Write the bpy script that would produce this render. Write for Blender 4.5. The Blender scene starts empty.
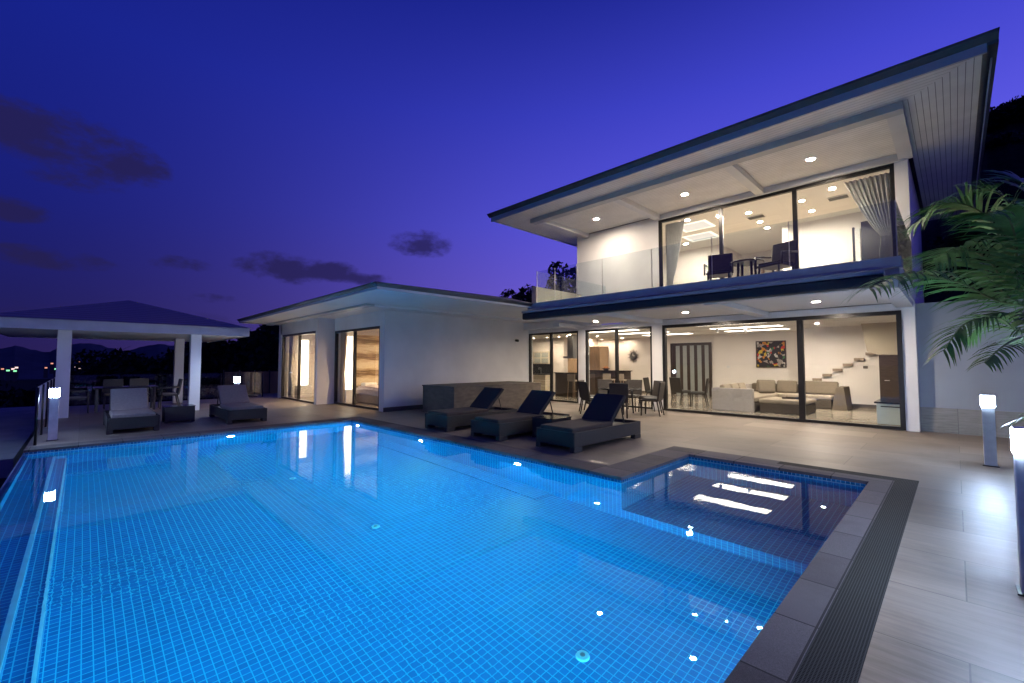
import bpy, bmesh, math, random
from mathutils import Vector, Matrix, noise as mnoise
R = math.radians
random.seed(7)
S = bpy.context.scene
COL = S.collection

# ------------------------------------------------------------------ camera
EYE = Vector((0.0, 0.0, 1.5))
cam_data = bpy.data.cameras.new('camera')
cam_data.sensor_width = 36.0
cam_data.lens = 436.0 / 1024.0 * 36.0
cam_data.clip_start = 0.05
cam_data.clip_end = 20000
cam = bpy.data.objects.new('camera', cam_data)
COL.objects.link(cam)
cam.location = EYE
cam.rotation_euler = (R(90) + math.atan(20.5 / 436.0), 0, R(45.45))
S.camera = cam

# ------------------------------------------------------------------ render settings
S.render.engine = 'CYCLES'
S.view_settings.view_transform = 'Standard'
S.view_settings.look = 'None'
S.view_settings.exposure = 0.15
S.view_settings.gamma = 1.0
S.view_settings.use_curve_mapping = False
cy = S.cycles
cy.use_denoising = True
cy.max_bounces = 9
cy.diffuse_bounces = 4
cy.glossy_bounces = 4
cy.transmission_bounces = 6
cy.transparent_max_bounces = 24
cy.sample_clamp_indirect = 6.0
cy.sample_clamp_direct = 0.0
cy.blur_glossy = 0.3

# ------------------------------------------------------------------ dusk sky
def new_node(nt, t, **kw):
    n = nt.nodes.new(t)
    for k, v in kw.items():
        if k.startswith('i_'):
            key = k[2:]
            key = int(key) if key.isdigit() else key.replace('_', ' ')
            n.inputs[key].default_value = v
        else:
            setattr(n, k, v)
    return n

def ramp(nt, stops, interp='LINEAR'):
    n = nt.nodes.new('ShaderNodeValToRGB')
    n.color_ramp.interpolation = interp
    el = n.color_ramp.elements
    while len(el) > 1:
        el.remove(el[-1])
    el[0].position = stops[0][0]; el[0].color = (*stops[0][1], 1)
    for p, c in stops[1:]:
        e = el.new(p); e.color = (*c, 1)
    return n

def px_dir(x, y):
    th = math.atan(20.5 / 436.0); a = R(45.45)
    f = Vector((-math.sin(a) * math.cos(th), math.cos(a) * math.cos(th), math.sin(th)))
    r = Vector((math.cos(a), math.sin(a), 0))
    u = r.cross(f)
    return (f + r * ((x - 512) / 436.0) + u * ((341.5 - y) / 436.0)).normalized()

world = bpy.data.worlds.new('World')
S.world = world
world.use_nodes = True
nt = world.node_tree
nt.nodes.clear()
out = new_node(nt, 'ShaderNodeOutputWorld')
bg = new_node(nt, 'ShaderNodeBackground')
bg.inputs['Strength'].default_value = 0.93
nt.links.new(bg.outputs[0], out.inputs[0])
tc = new_node(nt, 'ShaderNodeTexCoord')
sep = new_node(nt, 'ShaderNodeSeparateXYZ')
nt.links.new(tc.outputs['Generated'], sep.inputs[0])
dark = ramp(nt, [(0.0, (.020, .012, .080)), (0.10, (.013, .012, .105)), (0.25, (.009, .013, .17)), (0.5, (.007, .015, .24)), (0.8, (.005, .010, .18))])
brig = ramp(nt, [(0.0, (.25, .16, .66)), (0.12, (.20, .135, .76)), (0.30, (.120, .108, .80)), (0.50, (.054, .060, .60)), (0.66, (.016, .024, .32)), (1.0, (.005, .008, .14))])
nt.links.new(sep.outputs['Z'], dark.inputs[0])
nt.links.new(sep.outputs['Z'], brig.inputs[0])
dotn = new_node(nt, 'ShaderNodeVectorMath', operation='DOT_PRODUCT')
nt.links.new(tc.outputs['Generated'], dotn.inputs[0])
dotn.inputs[1].default_value = Vector((0.45, 1.0, 0)).normalized()
mr = new_node(nt, 'ShaderNodeMapRange', interpolation_type='SMOOTHSTEP')
mr.inputs['From Min'].default_value = -0.55
mr.inputs['From Max'].default_value = 0.95
nt.links.new(dotn.outputs['Value'], mr.inputs['Value'])
mixs = new_node(nt, 'ShaderNodeMix', data_type='RGBA')
nt.links.new(mr.outputs['Result'], mixs.inputs[0])
nt.links.new(dark.outputs[0], mixs.inputs[6])
nt.links.new(brig.outputs[0], mixs.inputs[7])
# clouds: a handful of dusk clouds, each with its own bearing, broken up by noise
cn = new_node(nt, 'ShaderNodeTexNoise')
cn.inputs['Scale'].default_value = 9.0
cn.inputs['Detail'].default_value = 6.0
cn.inputs['Roughness'].default_value = 0.62
mp = new_node(nt, 'ShaderNodeMapping')
mp.inputs['Scale'].default_value = (1.0, 1.0, 2.0)
nt.links.new(tc.outputs['Generated'], mp.inputs[0])
nt.links.new(mp.outputs[0], cn.inputs[0])
acc = None
def mth(op, a, b=None, clamp=False):
    n = nt.nodes.new('ShaderNodeMath'); n.operation = op; n.use_clamp = clamp
    for i, v in enumerate((a, b)):
        if v is None: continue
        if isinstance(v, (int, float)): n.inputs[i].default_value = v
        else: nt.links.new(v, n.inputs[i])
    return n.outputs[0]
for (x, y, wx, wy, amt) in [(40, 140, .13, .065, .85), (105, 160, .09, .05, .85), (5, 115, .09, .04, .6), (70, 178, .10, .025, .6),
                            (420, 244, .075, .036, 1.0), (285, 268, .10, .036, 1.0), (325, 270, .09, .026, .9), (365, 278, .09, .018, .8),
                            (165, 262, .08, .016, .5), (50, 258, .09, .02, .5), (70, 318, .30, .03, .35),
                            (8, 208, .05, .022, .5), (210, 298, .06, .010, .4)]:
    d = px_dir(x, y)
    r = Vector((0, 0, 1)).cross(d).normalized()
    u = d.cross(r)
    def dotv(v, off):
        n = nt.nodes.new('ShaderNodeVectorMath'); n.operation = 'DOT_PRODUCT'
        nt.links.new(tc.outputs['Generated'], n.inputs[0]); n.inputs[1].default_value = v
        return mth('SUBTRACT', n.outputs['Value'], off)
    a = mth('DIVIDE', dotv(r, 0.0), wx)
    b = mth('DIVIDE', dotv(u, 0.0), wy)
    f = dotv(d, 0.0)
    q = mth('ADD', mth('MULTIPLY', a, a), mth('MULTIPLY', b, b))
    m = mth('MULTIPLY', mth('SUBTRACT', 1.0, q, True), amt)
    m = mth('MULTIPLY', m, mth('GREATER_THAN', f, 0.0))
    acc = m if acc is None else mth('MAXIMUM', acc, m)
cl = mth('ADD', mth('MULTIPLY', acc, 0.85), mth('MULTIPLY', mth('SUBTRACT', cn.outputs['Fac'], 0.5), 2.6))
mr2 = new_node(nt, 'ShaderNodeMapRange', interpolation_type='SMOOTHSTEP')
mr2.inputs['From Min'].default_value = 0.05
mr2.inputs['From Max'].default_value = 0.65
nt.links.new(cl, mr2.inputs['Value'])
cloudfac = mth('MULTIPLY', mth('MULTIPLY', mr2.outputs['Result'], 0.85), mth('MULTIPLY', acc, 6.0, True))
mixc = new_node(nt, 'ShaderNodeMix', data_type='RGBA')
nt.links.new(cloudfac, mixc.inputs[0])
nt.links.new(mixs.outputs[2], mixc.inputs[6])
mixc.inputs[7].default_value = (.018, .014, .072, 1)
nt.links.new(mixc.outputs[2], bg.inputs[0])

# ------------------------------------------------------------------ materials
def base_mat(name):
    m = bpy.data.materials.new(name); m.use_nodes = True
    n = m.node_tree; b = n.nodes['Principled BSDF']
    return m, n, b

def mat(name, col, rough=.6, var=.12, scale=6.0, bump=0.0, metal=0.0, spec=.5, stretch=None, coord='pos', emis=None, estr=0.0):
    m, n, b = base_mat(name)
    b.inputs['Roughness'].default_value = rough
    b.inputs['Metallic'].default_value = metal
    b.inputs['Specular IOR Level'].default_value = spec
    t = n.nodes.new('ShaderNodeTexNoise'); t.inputs['Scale'].default_value = scale; t.inputs['Detail'].default_value = 5
    if coord == 'pos':
        g = n.nodes.new('ShaderNodeNewGeometry'); src = g.outputs['Position']
    else:
        g = n.nodes.new('ShaderNodeTexCoord'); src = g.outputs['Object']
    if stretch:
        mpn = n.nodes.new('ShaderNodeMapping'); mpn.inputs['Scale'].default_value = stretch
        n.links.new(src, mpn.inputs[0]); src = mpn.outputs[0]
    n.links.new(src, t.inputs[0])
    lo = tuple(max(0, c * (1 - var)) for c in col); hi = tuple(min(1, c * (1 + var)) for c in col)
    r = ramp(n, [(0.3, lo), (0.7, hi)])
    n.links.new(t.outputs['Fac'], r.inputs[0]); n.links.new(r.outputs[0], b.inputs['Base Color'])
    if bump:
        bp = n.nodes.new('ShaderNodeBump'); bp.inputs['Strength'].default_value = bump; bp.inputs['Distance'].default_value = .01
        n.links.new(t.outputs['Fac'], bp.inputs['Height']); n.links.new(bp.outputs[0], b.inputs['Normal'])
    if emis:
        b.inputs['Emission Color'].default_value = (*emis, 1); b.inputs['Emission Strength'].default_value = estr
    return m

def emit(name, col, strength):
    m = bpy.data.materials.new(name); m.use_nodes = True; n = m.node_tree; n.nodes.clear()
    e = new_node(n, 'ShaderNodeEmission'); e.inputs[0].default_value = (*col, 1); e.inputs[1].default_value = strength
    o = new_node(n, 'ShaderNodeOutputMaterial'); n.links.new(e.outputs[0], o.inputs[0])
    return m

def glass_mat(name, tint=(.93, .95, .95), base=.045):
    m = bpy.data.materials.new(name); m.use_nodes = True; n = m.node_tree; n.nodes.clear()
    lw = new_node(n, 'ShaderNodeLayerWeight'); lw.inputs[0].default_value = .5
    p = n.nodes.new('ShaderNodeMath'); p.operation = 'POWER'; p.inputs[1].default_value = 5
    n.links.new(lw.outputs['Facing'], p.inputs[0])
    q = n.nodes.new('ShaderNodeMath'); q.operation = 'MULTIPLY_ADD'; q.inputs[1].default_value = .9; q.inputs[2].default_value = base
    n.links.new(p.outputs[0], q.inputs[0])
    tr = new_node(n, 'ShaderNodeBsdfTransparent'); tr.inputs[0].default_value = (*tint, 1)
    gl = new_node(n, 'ShaderNodeBsdfGlossy'); gl.inputs['Roughness'].default_value = 0.0; gl.inputs[0].default_value = (1, 1, 1, 1)
    mx = new_node(n, 'ShaderNodeMixShader'); n.links.new(q.outputs[0], mx.inputs[0])
    n.links.new(tr.outputs[0], mx.inputs[1]); n.links.new(gl.outputs[0], mx.inputs[2])
    o = new_node(n, 'ShaderNodeOutputMaterial'); n.links.new(mx.outputs[0], o.inputs[0])
    return m

def grid_nodes(n, size, width, src=None):
    """returns (grout mask, cell id vector) of a square grid on whatever face"""
    g = n.nodes.new('ShaderNodeNewGeometry')
    sc = n.nodes.new('ShaderNodeVectorMath'); sc.operation = 'DIVIDE'; sc.inputs[1].default_value = (size,) * 3
    n.links.new(g.outputs['Position'], sc.inputs[0])
    off = n.nodes.new('ShaderNodeVectorMath'); off.operation = 'ADD'; off.inputs[1].default_value = (.013, .017, .5)
    n.links.new(sc.outputs[0], off.inputs[0])
    fr = n.nodes.new('ShaderNodeVectorMath'); fr.operation = 'FRACTION'; n.links.new(off.outputs[0], fr.inputs[0])
    fl = n.nodes.new('ShaderNodeVectorMath'); fl.operation = 'FLOOR'; n.links.new(off.outputs[0], fl.inputs[0])
    s1 = n.nodes.new('ShaderNodeSeparateXYZ'); n.links.new(fr.outputs[0], s1.inputs[0])
    s2 = n.nodes.new('ShaderNodeSeparateXYZ'); n.links.new(g.outputs['True Normal'], s2.inputs[0])
    def m(op, a, b=None):
        q = n.nodes.new('ShaderNodeMath'); q.operation = op
        for i, v in enumerate((a, b)):
            if v is None: continue
            if isinstance(v, (int, float)): q.inputs[i].default_value = v
            else: n.links.new(v, q.inputs[i])
        return q.outputs[0]
    tot = None
    for k in range(3):
        e = m('LESS_THAN', s1.outputs[k], width)
        e = m('MULTIPLY', e, m('LESS_THAN', m('ABSOLUTE', s2.outputs[k]), .7))
        tot = e if tot is None else m('MAXIMUM', tot, e)
    return tot, fl.outputs[0]

def tile_mat(name, lo, hi, grout, size=.05, width=.12, rough=.25):
    m, n, b = base_mat(name)
    mask, cell = grid_nodes(n, size, width)
    wn = n.nodes.new('ShaderNodeTexWhiteNoise'); n.links.new(cell, wn.inputs[0])
    r = ramp(n, [(0, lo), (1, hi)]); n.links.new(wn.outputs['Value'], r.inputs[0])
    mx = new_node(n, 'ShaderNodeMix', data_type='RGBA')
    n.links.new(mask, mx.inputs[0]); n.links.new(r.outputs[0], mx.inputs[6]); mx.inputs[7].default_value = (*grout, 1)
    n.links.new(mx.outputs[2], b.inputs['Base Color']); b.inputs['Roughness'].default_value = rough
    return m

def slab_mat(name, lo, hi, joint, w, h, rough=.35, jw=.006, grain=(1.2, 14, 14), gs=3.0, rot=0, offset=.5, rvar=.12, bump=.0):
    """large tiles in the XY plane with a grain stretched along X"""
    m, n, b = base_mat(name)
    g = n.nodes.new('ShaderNodeNewGeometry')
    mpn = n.nodes.new('ShaderNodeMapping'); mpn.inputs['Rotation'].default_value = (0, 0, rot)
    n.links.new(g.outputs['Position'], mpn.inputs[0])
    br = n.nodes.new('ShaderNodeTexBrick'); br.offset = offset; br.squash = 1
    br.inputs['Scale'].default_value = 1; br.inputs['Brick Width'].default_value = w; br.inputs['Row Height'].default_value = h
    br.inputs['Mortar Size'].default_value = jw; br.inputs['Mortar Smooth'].default_value = .1; br.inputs['Bias'].default_value = 0
    br.inputs['Color1'].default_value = (0, 0, 0, 1); br.inputs['Color2'].default_value = (1, 1, 1, 1); br.inputs['Mortar'].default_value = (.5, .5, .5, 1)
    n.links.new(mpn.outputs[0], br.inputs[0])
    m2 = n.nodes.new('ShaderNodeMapping'); m2.inputs['Scale'].default_value = grain
    n.links.new(mpn.outputs[0], m2.inputs[0])
    ad = n.nodes.new('ShaderNodeVectorMath'); ad.operation = 'MULTIPLY_ADD'
    n.links.new(br.outputs['Color'], ad.inputs[0]); ad.inputs[1].default_value = (7, 3, 11); n.links.new(m2.outputs[0], ad.inputs[2])
    t = n.nodes.new('ShaderNodeTexNoise'); t.inputs['Scale'].default_value = gs; t.inputs['Detail'].default_value = 8; t.inputs['Roughness'].default_value = .62
    n.links.new(ad.outputs[0], t.inputs[0])
    # tile to tile variation
    mm = n.nodes.new('ShaderNodeMath'); mm.operation = 'MULTIPLY_ADD'; mm.inputs[1].default_value = .22; mm.inputs[2].default_value = -.11
    n.links.new(br.outputs['Color'], mm.inputs[0])
    aa = n.nodes.new('ShaderNodeMath'); aa.operation = 'ADD'; n.links.new(t.outputs['Fac'], aa.inputs[0]); n.links.new(mm.outputs[0], aa.inputs[1])
    r = ramp(n, [(.3, lo), (.72, hi)]); n.links.new(aa.outputs[0], r.inputs[0])
    mx = new_node(n, 'ShaderNodeMix', data_type='RGBA')
    n.links.new(br.outputs['Fac'], mx.inputs[0]); n.links.new(r.outputs[0], mx.inputs[6]); mx.inputs[7].default_value = (*joint, 1)
    dn = n.nodes.new('ShaderNodeTexNoise'); dn.inputs['Scale'].default_value = .9; dn.inputs['Detail'].default_value = 7; dn.inputs['Roughness'].default_value = .65
    n.links.new(g.outputs['Position'], dn.inputs[0])
    dr_ = ramp(n, [(.32, (.66, .65, .64)), (.50, (1, 1, 1)), (.75, (1.0, 1.0, 1.0))]); n.links.new(dn.outputs['Fac'], dr_.inputs[0])
    mul = new_node(n, 'ShaderNodeMix', data_type='RGBA', blend_type='MULTIPLY'); mul.inputs[0].default_value = .8
    n.links.new(mx.outputs[2], mul.inputs[6]); n.links.new(dr_.outputs[0], mul.inputs[7])
    n.links.new(mul.outputs[2], b.inputs['Base Color'])
    rr = n.nodes.new('ShaderNodeMath'); rr.operation = 'MULTIPLY_ADD'; rr.inputs[1].default_value = rvar * 2; rr.inputs[2].default_value = rough - rvar
    n.links.new(t.outputs['Fac'], rr.inputs[0]); n.links.new(rr.outputs[0], b.inputs['Roughness'])
    if bump:
        bp = n.nodes.new('ShaderNodeBump'); bp.inputs['Strength'].default_value = bump; bp.inputs['Distance'].default_value = .004
        n.links.new(t.outputs['Fac'], bp.inputs['Height']); n.links.new(bp.outputs[0], b.inputs['Normal'])
    return m

def board_mat(name, col, axis, pitch=.12, gap=.07, dark=.25, rough=.5):
    """painted boards: dark narrow joints every pitch metres along an axis"""
    m, n, b = base_mat(name)
    g = n.nodes.new('ShaderNodeNewGeometry'); s = n.nodes.new('ShaderNodeSeparateXYZ'); n.links.new(g.outputs['Position'], s.inputs[0])
    d = n.nodes.new('ShaderNodeMath'); d.operation = 'DIVIDE'; d.inputs[1].default_value = pitch; n.links.new(s.outputs[axis], d.inputs[0])
    f = n.nodes.new('ShaderNodeMath'); f.operation = 'FRACT'; n.links.new(d.outputs[0], f.inputs[0])
    l = n.nodes.new('ShaderNodeMath'); l.operation = 'LESS_THAN'; l.inputs[1].default_value = gap; n.links.new(f.outputs[0], l.inputs[0])
    t = n.nodes.new('ShaderNodeTexNoise'); t.inputs['Scale'].default_value = 2.5; n.links.new(g.outputs['Position'], t.inputs[0])
    r = ramp(n, [(.3, tuple(c * .92 for c in col)), (.7, tuple(min(1, c * 1.05) for c in col))]); n.links.new(t.outputs['Fac'], r.inputs[0])
    mx = new_node(n, 'ShaderNodeMix', data_type='RGBA'); n.links.new(l.outputs[0], mx.inputs[0])
    n.links.new(r.outputs[0], mx.inputs[6]); mx.inputs[7].default_value = (*[c * dark for c in col], 1)
    n.links.new(mx.outputs[2], b.inputs['Base Color']); b.inputs['Roughness'].default_value = rough
    return m

M = {}
M['plaster'] = mat('white_plaster', (.70, .69, .68), .78, .08, 1.1, .15)
M['plaster_in'] = mat('interior_paint', (.78, .73, .68), .7, .03, 1.2)
M['ceil_in'] = mat('interior_ceiling_paint', (.80, .77, .72), .7, .02, 1.0)
M['trim'] = mat('white_trim_paint', (.62, .63, .64), .45, .05, 2.0)
M['soffit_x'] = board_mat('soffit_boards_across', (.74, .73, .71), 1, .10, .10, .50)
M['soffit_y'] = board_mat('soffit_boards_along', (.76, .76, .75), 0, .088, .11, .30)
M['soffit_plain'] = mat('soffit_paint', (.72, .71, .70), .6, .05, 1.0)
M['fascia'] = mat('fascia_paint', (.42, .44, .45), .4, .08, 3)
M['gutter'] = mat('dark_gutter_metal', (.085, .09, .098), .5, .15, 5, metal=.1)
M['roof'] = mat('dark_roof_shingle', (.05, .048, .055), .7, .3, 9, .3)
M['frame'] = mat('dark_aluminium_frame', (.022, .021, .022), .3, .15, 9, metal=.4)
M['glass'] = glass_mat('window_glass')
M['rail_glass'] = glass_mat('railing_glass', (.90, .94, .95), .06)
M['deck'] = slab_mat('wood_look_deck_tile', (.115, .094, .078), (.25, .212, .178), (.075, .064, .055), 2.4, .8, .46, .004, (.7, 7, 7), 3.0, rvar=.24, bump=.35)
M['deck'].node_tree.nodes['Principled BSDF'].inputs['Specular IOR Level'].default_value = .4
M['coping'] = slab_mat('granite_coping', (.055, .050, .053), (.200, .183, .192), (.03, .03, .032), .6, .6, .78, .006, (60, 60, 60), 5.0, offset=0, bump=.3)
M['coping'].node_tree.nodes['Principled BSDF'].inputs['Specular IOR Level'].default_value = .2
M['pooltile'] = tile_mat('pool_mosaic', (.001, .118, .32), (.002, .158, .41), (.05, .48, .66), .062, .12, .4)
M['pooltile_dark'] = tile_mat('pool_edge_mosaic', (.01, .09, .22), (.03, .20, .38), (.22, .42, .50), .05, .14)
M['pool_edge'] = mat('pale_pool_trim', (.62, .88, .92), .4, .08, 9)
M['infloor'] = slab_mat('polished_floor_tile', (.42, .37, .30), (.50, .44, .36), (.25, .22, .18), .8, .8, .12, .004, (1, 1, 1), 2.0, offset=0, rvar=.03)
M['stone_plinth'] = slab_mat('stone_plinth', (.17, .165, .15), (.28, .27, .25), (.1, .1, .1), 1.2, .3, .5, .004)
M['gardenwall'] = mat('grey_garden_wall', (.29, .32, .36), .8, .06, 1.5, .2)
M['boxstone'] = mat('brown_stone_cladding', (.105, .086, .070), .6, .22, 5, .2, stretch=(1, 1, 3))
M['wicker'] = mat('dark_wicker', (.030, .030, .032), .7, .55, 60, .5, stretch=(1, 1, 3), coord='obj')
M['wicker_grey'] = mat('grey_wicker', (.06, .06, .058), .6, .45, 60, .5, stretch=(1, 1, 3), coord='obj')
M['wicker_brown'] = mat('dark_brown_wicker', (.030, .024, .019), .6, .5, 60, .5, stretch=(1, 1, 3), coord='obj')
M['cushion'] = mat('dark_cushion', (.050, .038, .036), .9, .12, 25, .2, coord='obj')
M['sling'] = mat('navy_sling', (.020, .018, .024), .75, .15, 80, .2, coord='obj')
M['cushion_light'] = mat('grey_brown_cushion', (.20, .175, .175), .9, .1, 25, .2, coord='obj')
M['metal'] = mat('brushed_steel', (.45, .46, .47), .3, .1, 30, metal=1.0, coord='obj')
M['post'] = mat('pale_metal_post', (.60, .62, .64), .5, .1, 12, metal=0.0, coord='obj')
M['dark_wood'] = mat('dark_stained_wood', (.040, .026, .020), .4, .35, 8, stretch=(1, 1, 8), coord='obj')
M['cabinet'] = mat('cream_cabinet', (.55, .48, .36), .35, .05, 3)
M['cabinet_glass'] = mat('grey_cabinet_glass', (.34, .36, .33), .2, .1, 3)
M['black_stone'] = mat('black_worktop', (.02, .02, .022), .15, .3, 30)
M['oak'] = mat('oak_tread', (.30, .235, .17), .4, .25, 6, stretch=(1, 8, 8))
M['oakpanel'] = mat('oak_panel', (.38, .26, .16), .4, .2, 4, stretch=(8, 8, 1))
M['sofa'] = mat('taupe_sofa_fabric', (.17, .14, .105), .95, .1, 30, .2, coord='obj')
M['sofa_seat'] = mat('beige_seat_fabric', (.34, .285, .225), .95, .08, 30, .2, coord='obj')
M['sofa_white'] = mat('pale_sofa_shell', (.44, .40, .375), .8, .05, 10, coord='obj')
M['sofa_dark'] = mat('brown_weave_panel', (.07, .055, .04), .8, .3, 40, .3, coord='obj')
M['curtain'] = mat('sheer_curtain_fabric', (.50, .48, .46), .9, .08, 8, coord='obj')
M['curtain_brown'] = mat('tan_curtain_fabric', (.36, .27, .18), .9, .1, 8, coord='obj')
M['frost'] = mat('frosted_glass_strip', (.30, .32, .31), .35, .06, 4)
M['teal'] = mat('pale_teal_cabinet', (.46, .53, .54), .3, .05, 4)
M['bed'] = mat('pale_bedspread', (.60, .50, .48), .9, .10, 12, .6, coord='obj')
M['bedbase'] = mat('bed_base_fabric', (.30, .23, .18), .8, .1, 10, coord='obj')
M['leaf_palm'] = mat('palm_leaf', (.055, .19, .050), .45, .45, 4)
M['leaf_palm_bright'] = mat('bright_palm_leaf', (.065, .17, .040), .5, .35, 4)
M['rachis'] = mat('palm_leaf_stalk', (.10, .16, .06), .5, .2, 6)
M['bark'] = mat('palm_bark', (.26, .24, .20), .8, .3, 12, .5, stretch=(1, 1, 5))
M['bark_dark'] = mat('tree_bark', (.05, .04, .03), .9, .3, 8)
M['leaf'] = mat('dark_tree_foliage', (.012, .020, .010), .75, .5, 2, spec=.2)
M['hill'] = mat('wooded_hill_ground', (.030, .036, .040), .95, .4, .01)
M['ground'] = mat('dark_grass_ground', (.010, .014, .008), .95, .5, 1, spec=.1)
M['concrete'] = slab_mat('weathered_concrete', (.11, .11, .115), (.20, .20, .205), (.06, .06, .06), 2.0, 2.0, .7, .01, (1, 1, 1), 1.5)
M['bounce_ground'] = mat('pale_bounce_ground', (.42, .42, .41), .9, .2, 3, .2)  # made-up pale ground, added to bounce sky light up onto the side soffit
M['soil'] = mat('planting_soil', (.03, .022, .016), .95, .4, 12, .5)
M['timber'] = mat('brown_timber_fence', (.20, .12, .07), .7, .2, 4, stretch=(1, 1, .3))
M['beige'] = mat('beige_stair_paint', (.50, .44, .34), .7, .04, 2)
M['navy'] = mat('navy_awning_fabric', (.018, .020, .034), .6, .15, 10)
M['blue_cap'] = mat('slate_blue_cap', (.36, .35, .38), .4, .1, 3)
M['pav_roof'] = None
M['drain'] = None
# slotted drain grille
m_, n_, b_ = base_mat('slotted_drain_grille')
mask_, cell_ = grid_nodes(n_, .014, .38)
mx_ = new_node(n_, 'ShaderNodeMix', data_type='RGBA'); n_.links.new(mask_, mx_.inputs[0])
mx_.inputs[6].default_value = (.010, .010, .009, 1); mx_.inputs[7].default_value = (.065, .067, .062, 1)
n_.links.new(mx_.outputs[2], b_.inputs['Base Color']); b_.inputs['Roughness'].default_value = .85
b_.inputs['Specular IOR Level'].default_value = .08
M['drain'] = m_
# striped headboard panel
m_, n_, b_ = base_mat('striped_weave_wall_panel')
g_ = n_.nodes.new('ShaderNodeNewGeometry'); mp_ = n_.nodes.new('ShaderNodeMapping'); mp_.inputs['Scale'].default_value = (2, 2, 45)
n_.links.new(g_.outputs['Position'], mp_.inputs[0]); t_ = n_.nodes.new('ShaderNodeTexNoise'); t_.inputs['Scale'].default_value = 1.0; t_.inputs['Detail'].default_value = 3
n_.links.new(mp_.outputs[0], t_.inputs[0])
sp_ = n_.nodes.new('ShaderNodeSeparateXYZ'); n_.links.new(g_.outputs['Position'], sp_.inputs[0])
w_ = n_.nodes.new('ShaderNodeMath'); w_.operation = 'MULTIPLY'; w_.inputs[1].default_value = 6.283 / .62; n_.links.new(sp_.outputs[2], w_.inputs[0])
w2_ = n_.nodes.new('ShaderNodeMath'); w2_.operation = 'SINE'; n_.links.new(w_.outputs[0], w2_.inputs[0])
w3_ = n_.nodes.new('ShaderNodeMath'); w3_.operation = 'MULTIPLY_ADD'; w3_.inputs[1].default_value = .24; n_.links.new(w2_.outputs[0], w3_.inputs[0]); n_.links.new(t_.outputs['Fac'], w3_.inputs[2])
r_ = ramp(n_, [(.25, (.14, .085, .045)), (.42, (.36, .26, .15)), (.60, (.66, .56, .40))]); n_.links.new(w3_.outputs[0], r_.inputs[0])
n_.links.new(r_.outputs[0], b_.inputs['Base Color']); b_.inputs['Roughness'].default_value = .8
M['stripe'] = m_
# abstract canvas
m_, n_, b_ = base_mat('abstract_canvas')
g_ = n_.nodes.new('ShaderNodeNewGeometry')
v_ = n_.nodes.new('ShaderNodeTexVoronoi'); v_.inputs['Scale'].default_value = 7.5; n_.links.new(g_.outputs['Position'], v_.inputs[0])
s_ = n_.nodes.new('ShaderNodeSeparateColor'); n_.links.new(v_.outputs['Color'], s_.inputs[0])
r_ = ramp(n_, [(0, (.012, .010, .010)), (.50, (.30, .27, .24)), (.60, (.5, .03, .015)), (.70, (.55, .22, .02)), (.78, (.55, .40, .03)), (.86, (.03, .14, .05)), (.92, (.5, .48, .44))], 'CONSTANT')
n_.links.new(s_.outputs[0], r_.inputs[0])
t_ = n_.nodes.new('ShaderNodeTexNoise'); t_.inputs['Scale'].default_value = 6; t_.inputs['Detail'].default_value = 3; n_.links.new(g_.outputs['Position'], t_.inputs[0])
l_ = n_.nodes.new('ShaderNodeMath'); l_.operation = 'GREATER_THAN'; l_.inputs[1].default_value = .47; n_.links.new(t_.outputs['Fac'], l_.inputs[0])
mx_ = new_node(n_, 'ShaderNodeMix', data_type='RGBA'); n_.links.new(l_.outputs[0], mx_.inputs[0]); mx_.inputs[6].default_value = (.012, .01, .01, 1)
n_.links.new(r_.outputs[0], mx_.inputs[7]); n_.links.new(mx_.outputs[2], b_.inputs['Base Color']); b_.inputs['Roughness'].default_value = .5
M['art'] = m_
# water
m_ = bpy.data.materials.new('pool_water'); m_.use_nodes = True; n_ = m_.node_tree; n_.nodes.clear()
gl_ = new_node(n_, 'ShaderNodeBsdfGlass'); gl_.inputs['IOR'].default_value = 1.333; gl_.inputs['Roughness'].default_value = 0.0
gl_.inputs[0].default_value = (.93, .98, 1, 1)
g_ = n_.nodes.new('ShaderNodeNewGeometry')
t_ = n_.nodes.new('ShaderNodeTexNoise'); t_.inputs['Scale'].default_value = 2.2; t_.inputs['Detail'].default_value = 2; n_.links.new(g_.outputs['Position'], t_.inputs[0])
bp_ = n_.nodes.new('ShaderNodeBump'); bp_.inputs['Strength'].default_value = .022; bp_.inputs['Distance'].default_value = .02
n_.links.new(t_.outputs['Fac'], bp_.inputs['Height'])
lf_ = n_.nodes.new('ShaderNodeTexNoise'); lf_.inputs['Scale'].default_value = .55; lf_.inputs['Detail'].default_value = 1; n_.links.new(g_.outputs['Position'], lf_.inputs[0])
ms_ = n_.nodes.new('ShaderNodeMapRange'); ms_.interpolation_type = 'SMOOTHSTEP'; ms_.inputs['From Min'].default_value = .50; ms_.inputs['From Max'].default_value = .68; n_.links.new(lf_.outputs['Fac'], ms_.inputs['Value'])
ff_ = n_.nodes.new('ShaderNodeTexNoise'); ff_.inputs['Scale'].default_value = 16; ff_.inputs['Detail'].default_value = 2; n_.links.new(g_.outputs['Position'], ff_.inputs[0])
fm_ = n_.nodes.new('ShaderNodeMath'); fm_.operation = 'MULTIPLY'; n_.links.new(ff_.outputs['Fac'], fm_.inputs[0]); n_.links.new(ms_.outputs['Result'], fm_.inputs[1])
b2_ = n_.nodes.new('ShaderNodeBump'); b2_.inputs['Strength'].default_value = .045; b2_.inputs['Distance'].default_value = .02
n_.links.new(fm_.outputs[0], b2_.inputs['Height']); n_.links.new(bp_.outputs[0], b2_.inputs['Normal']); n_.links.new(b2_.outputs[0], gl_.inputs['Normal'])
o_ = new_node(n_, 'ShaderNodeOutputMaterial'); n_.links.new(gl_.outputs[0], o_.inputs[0])
M['water'] = m_

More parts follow.
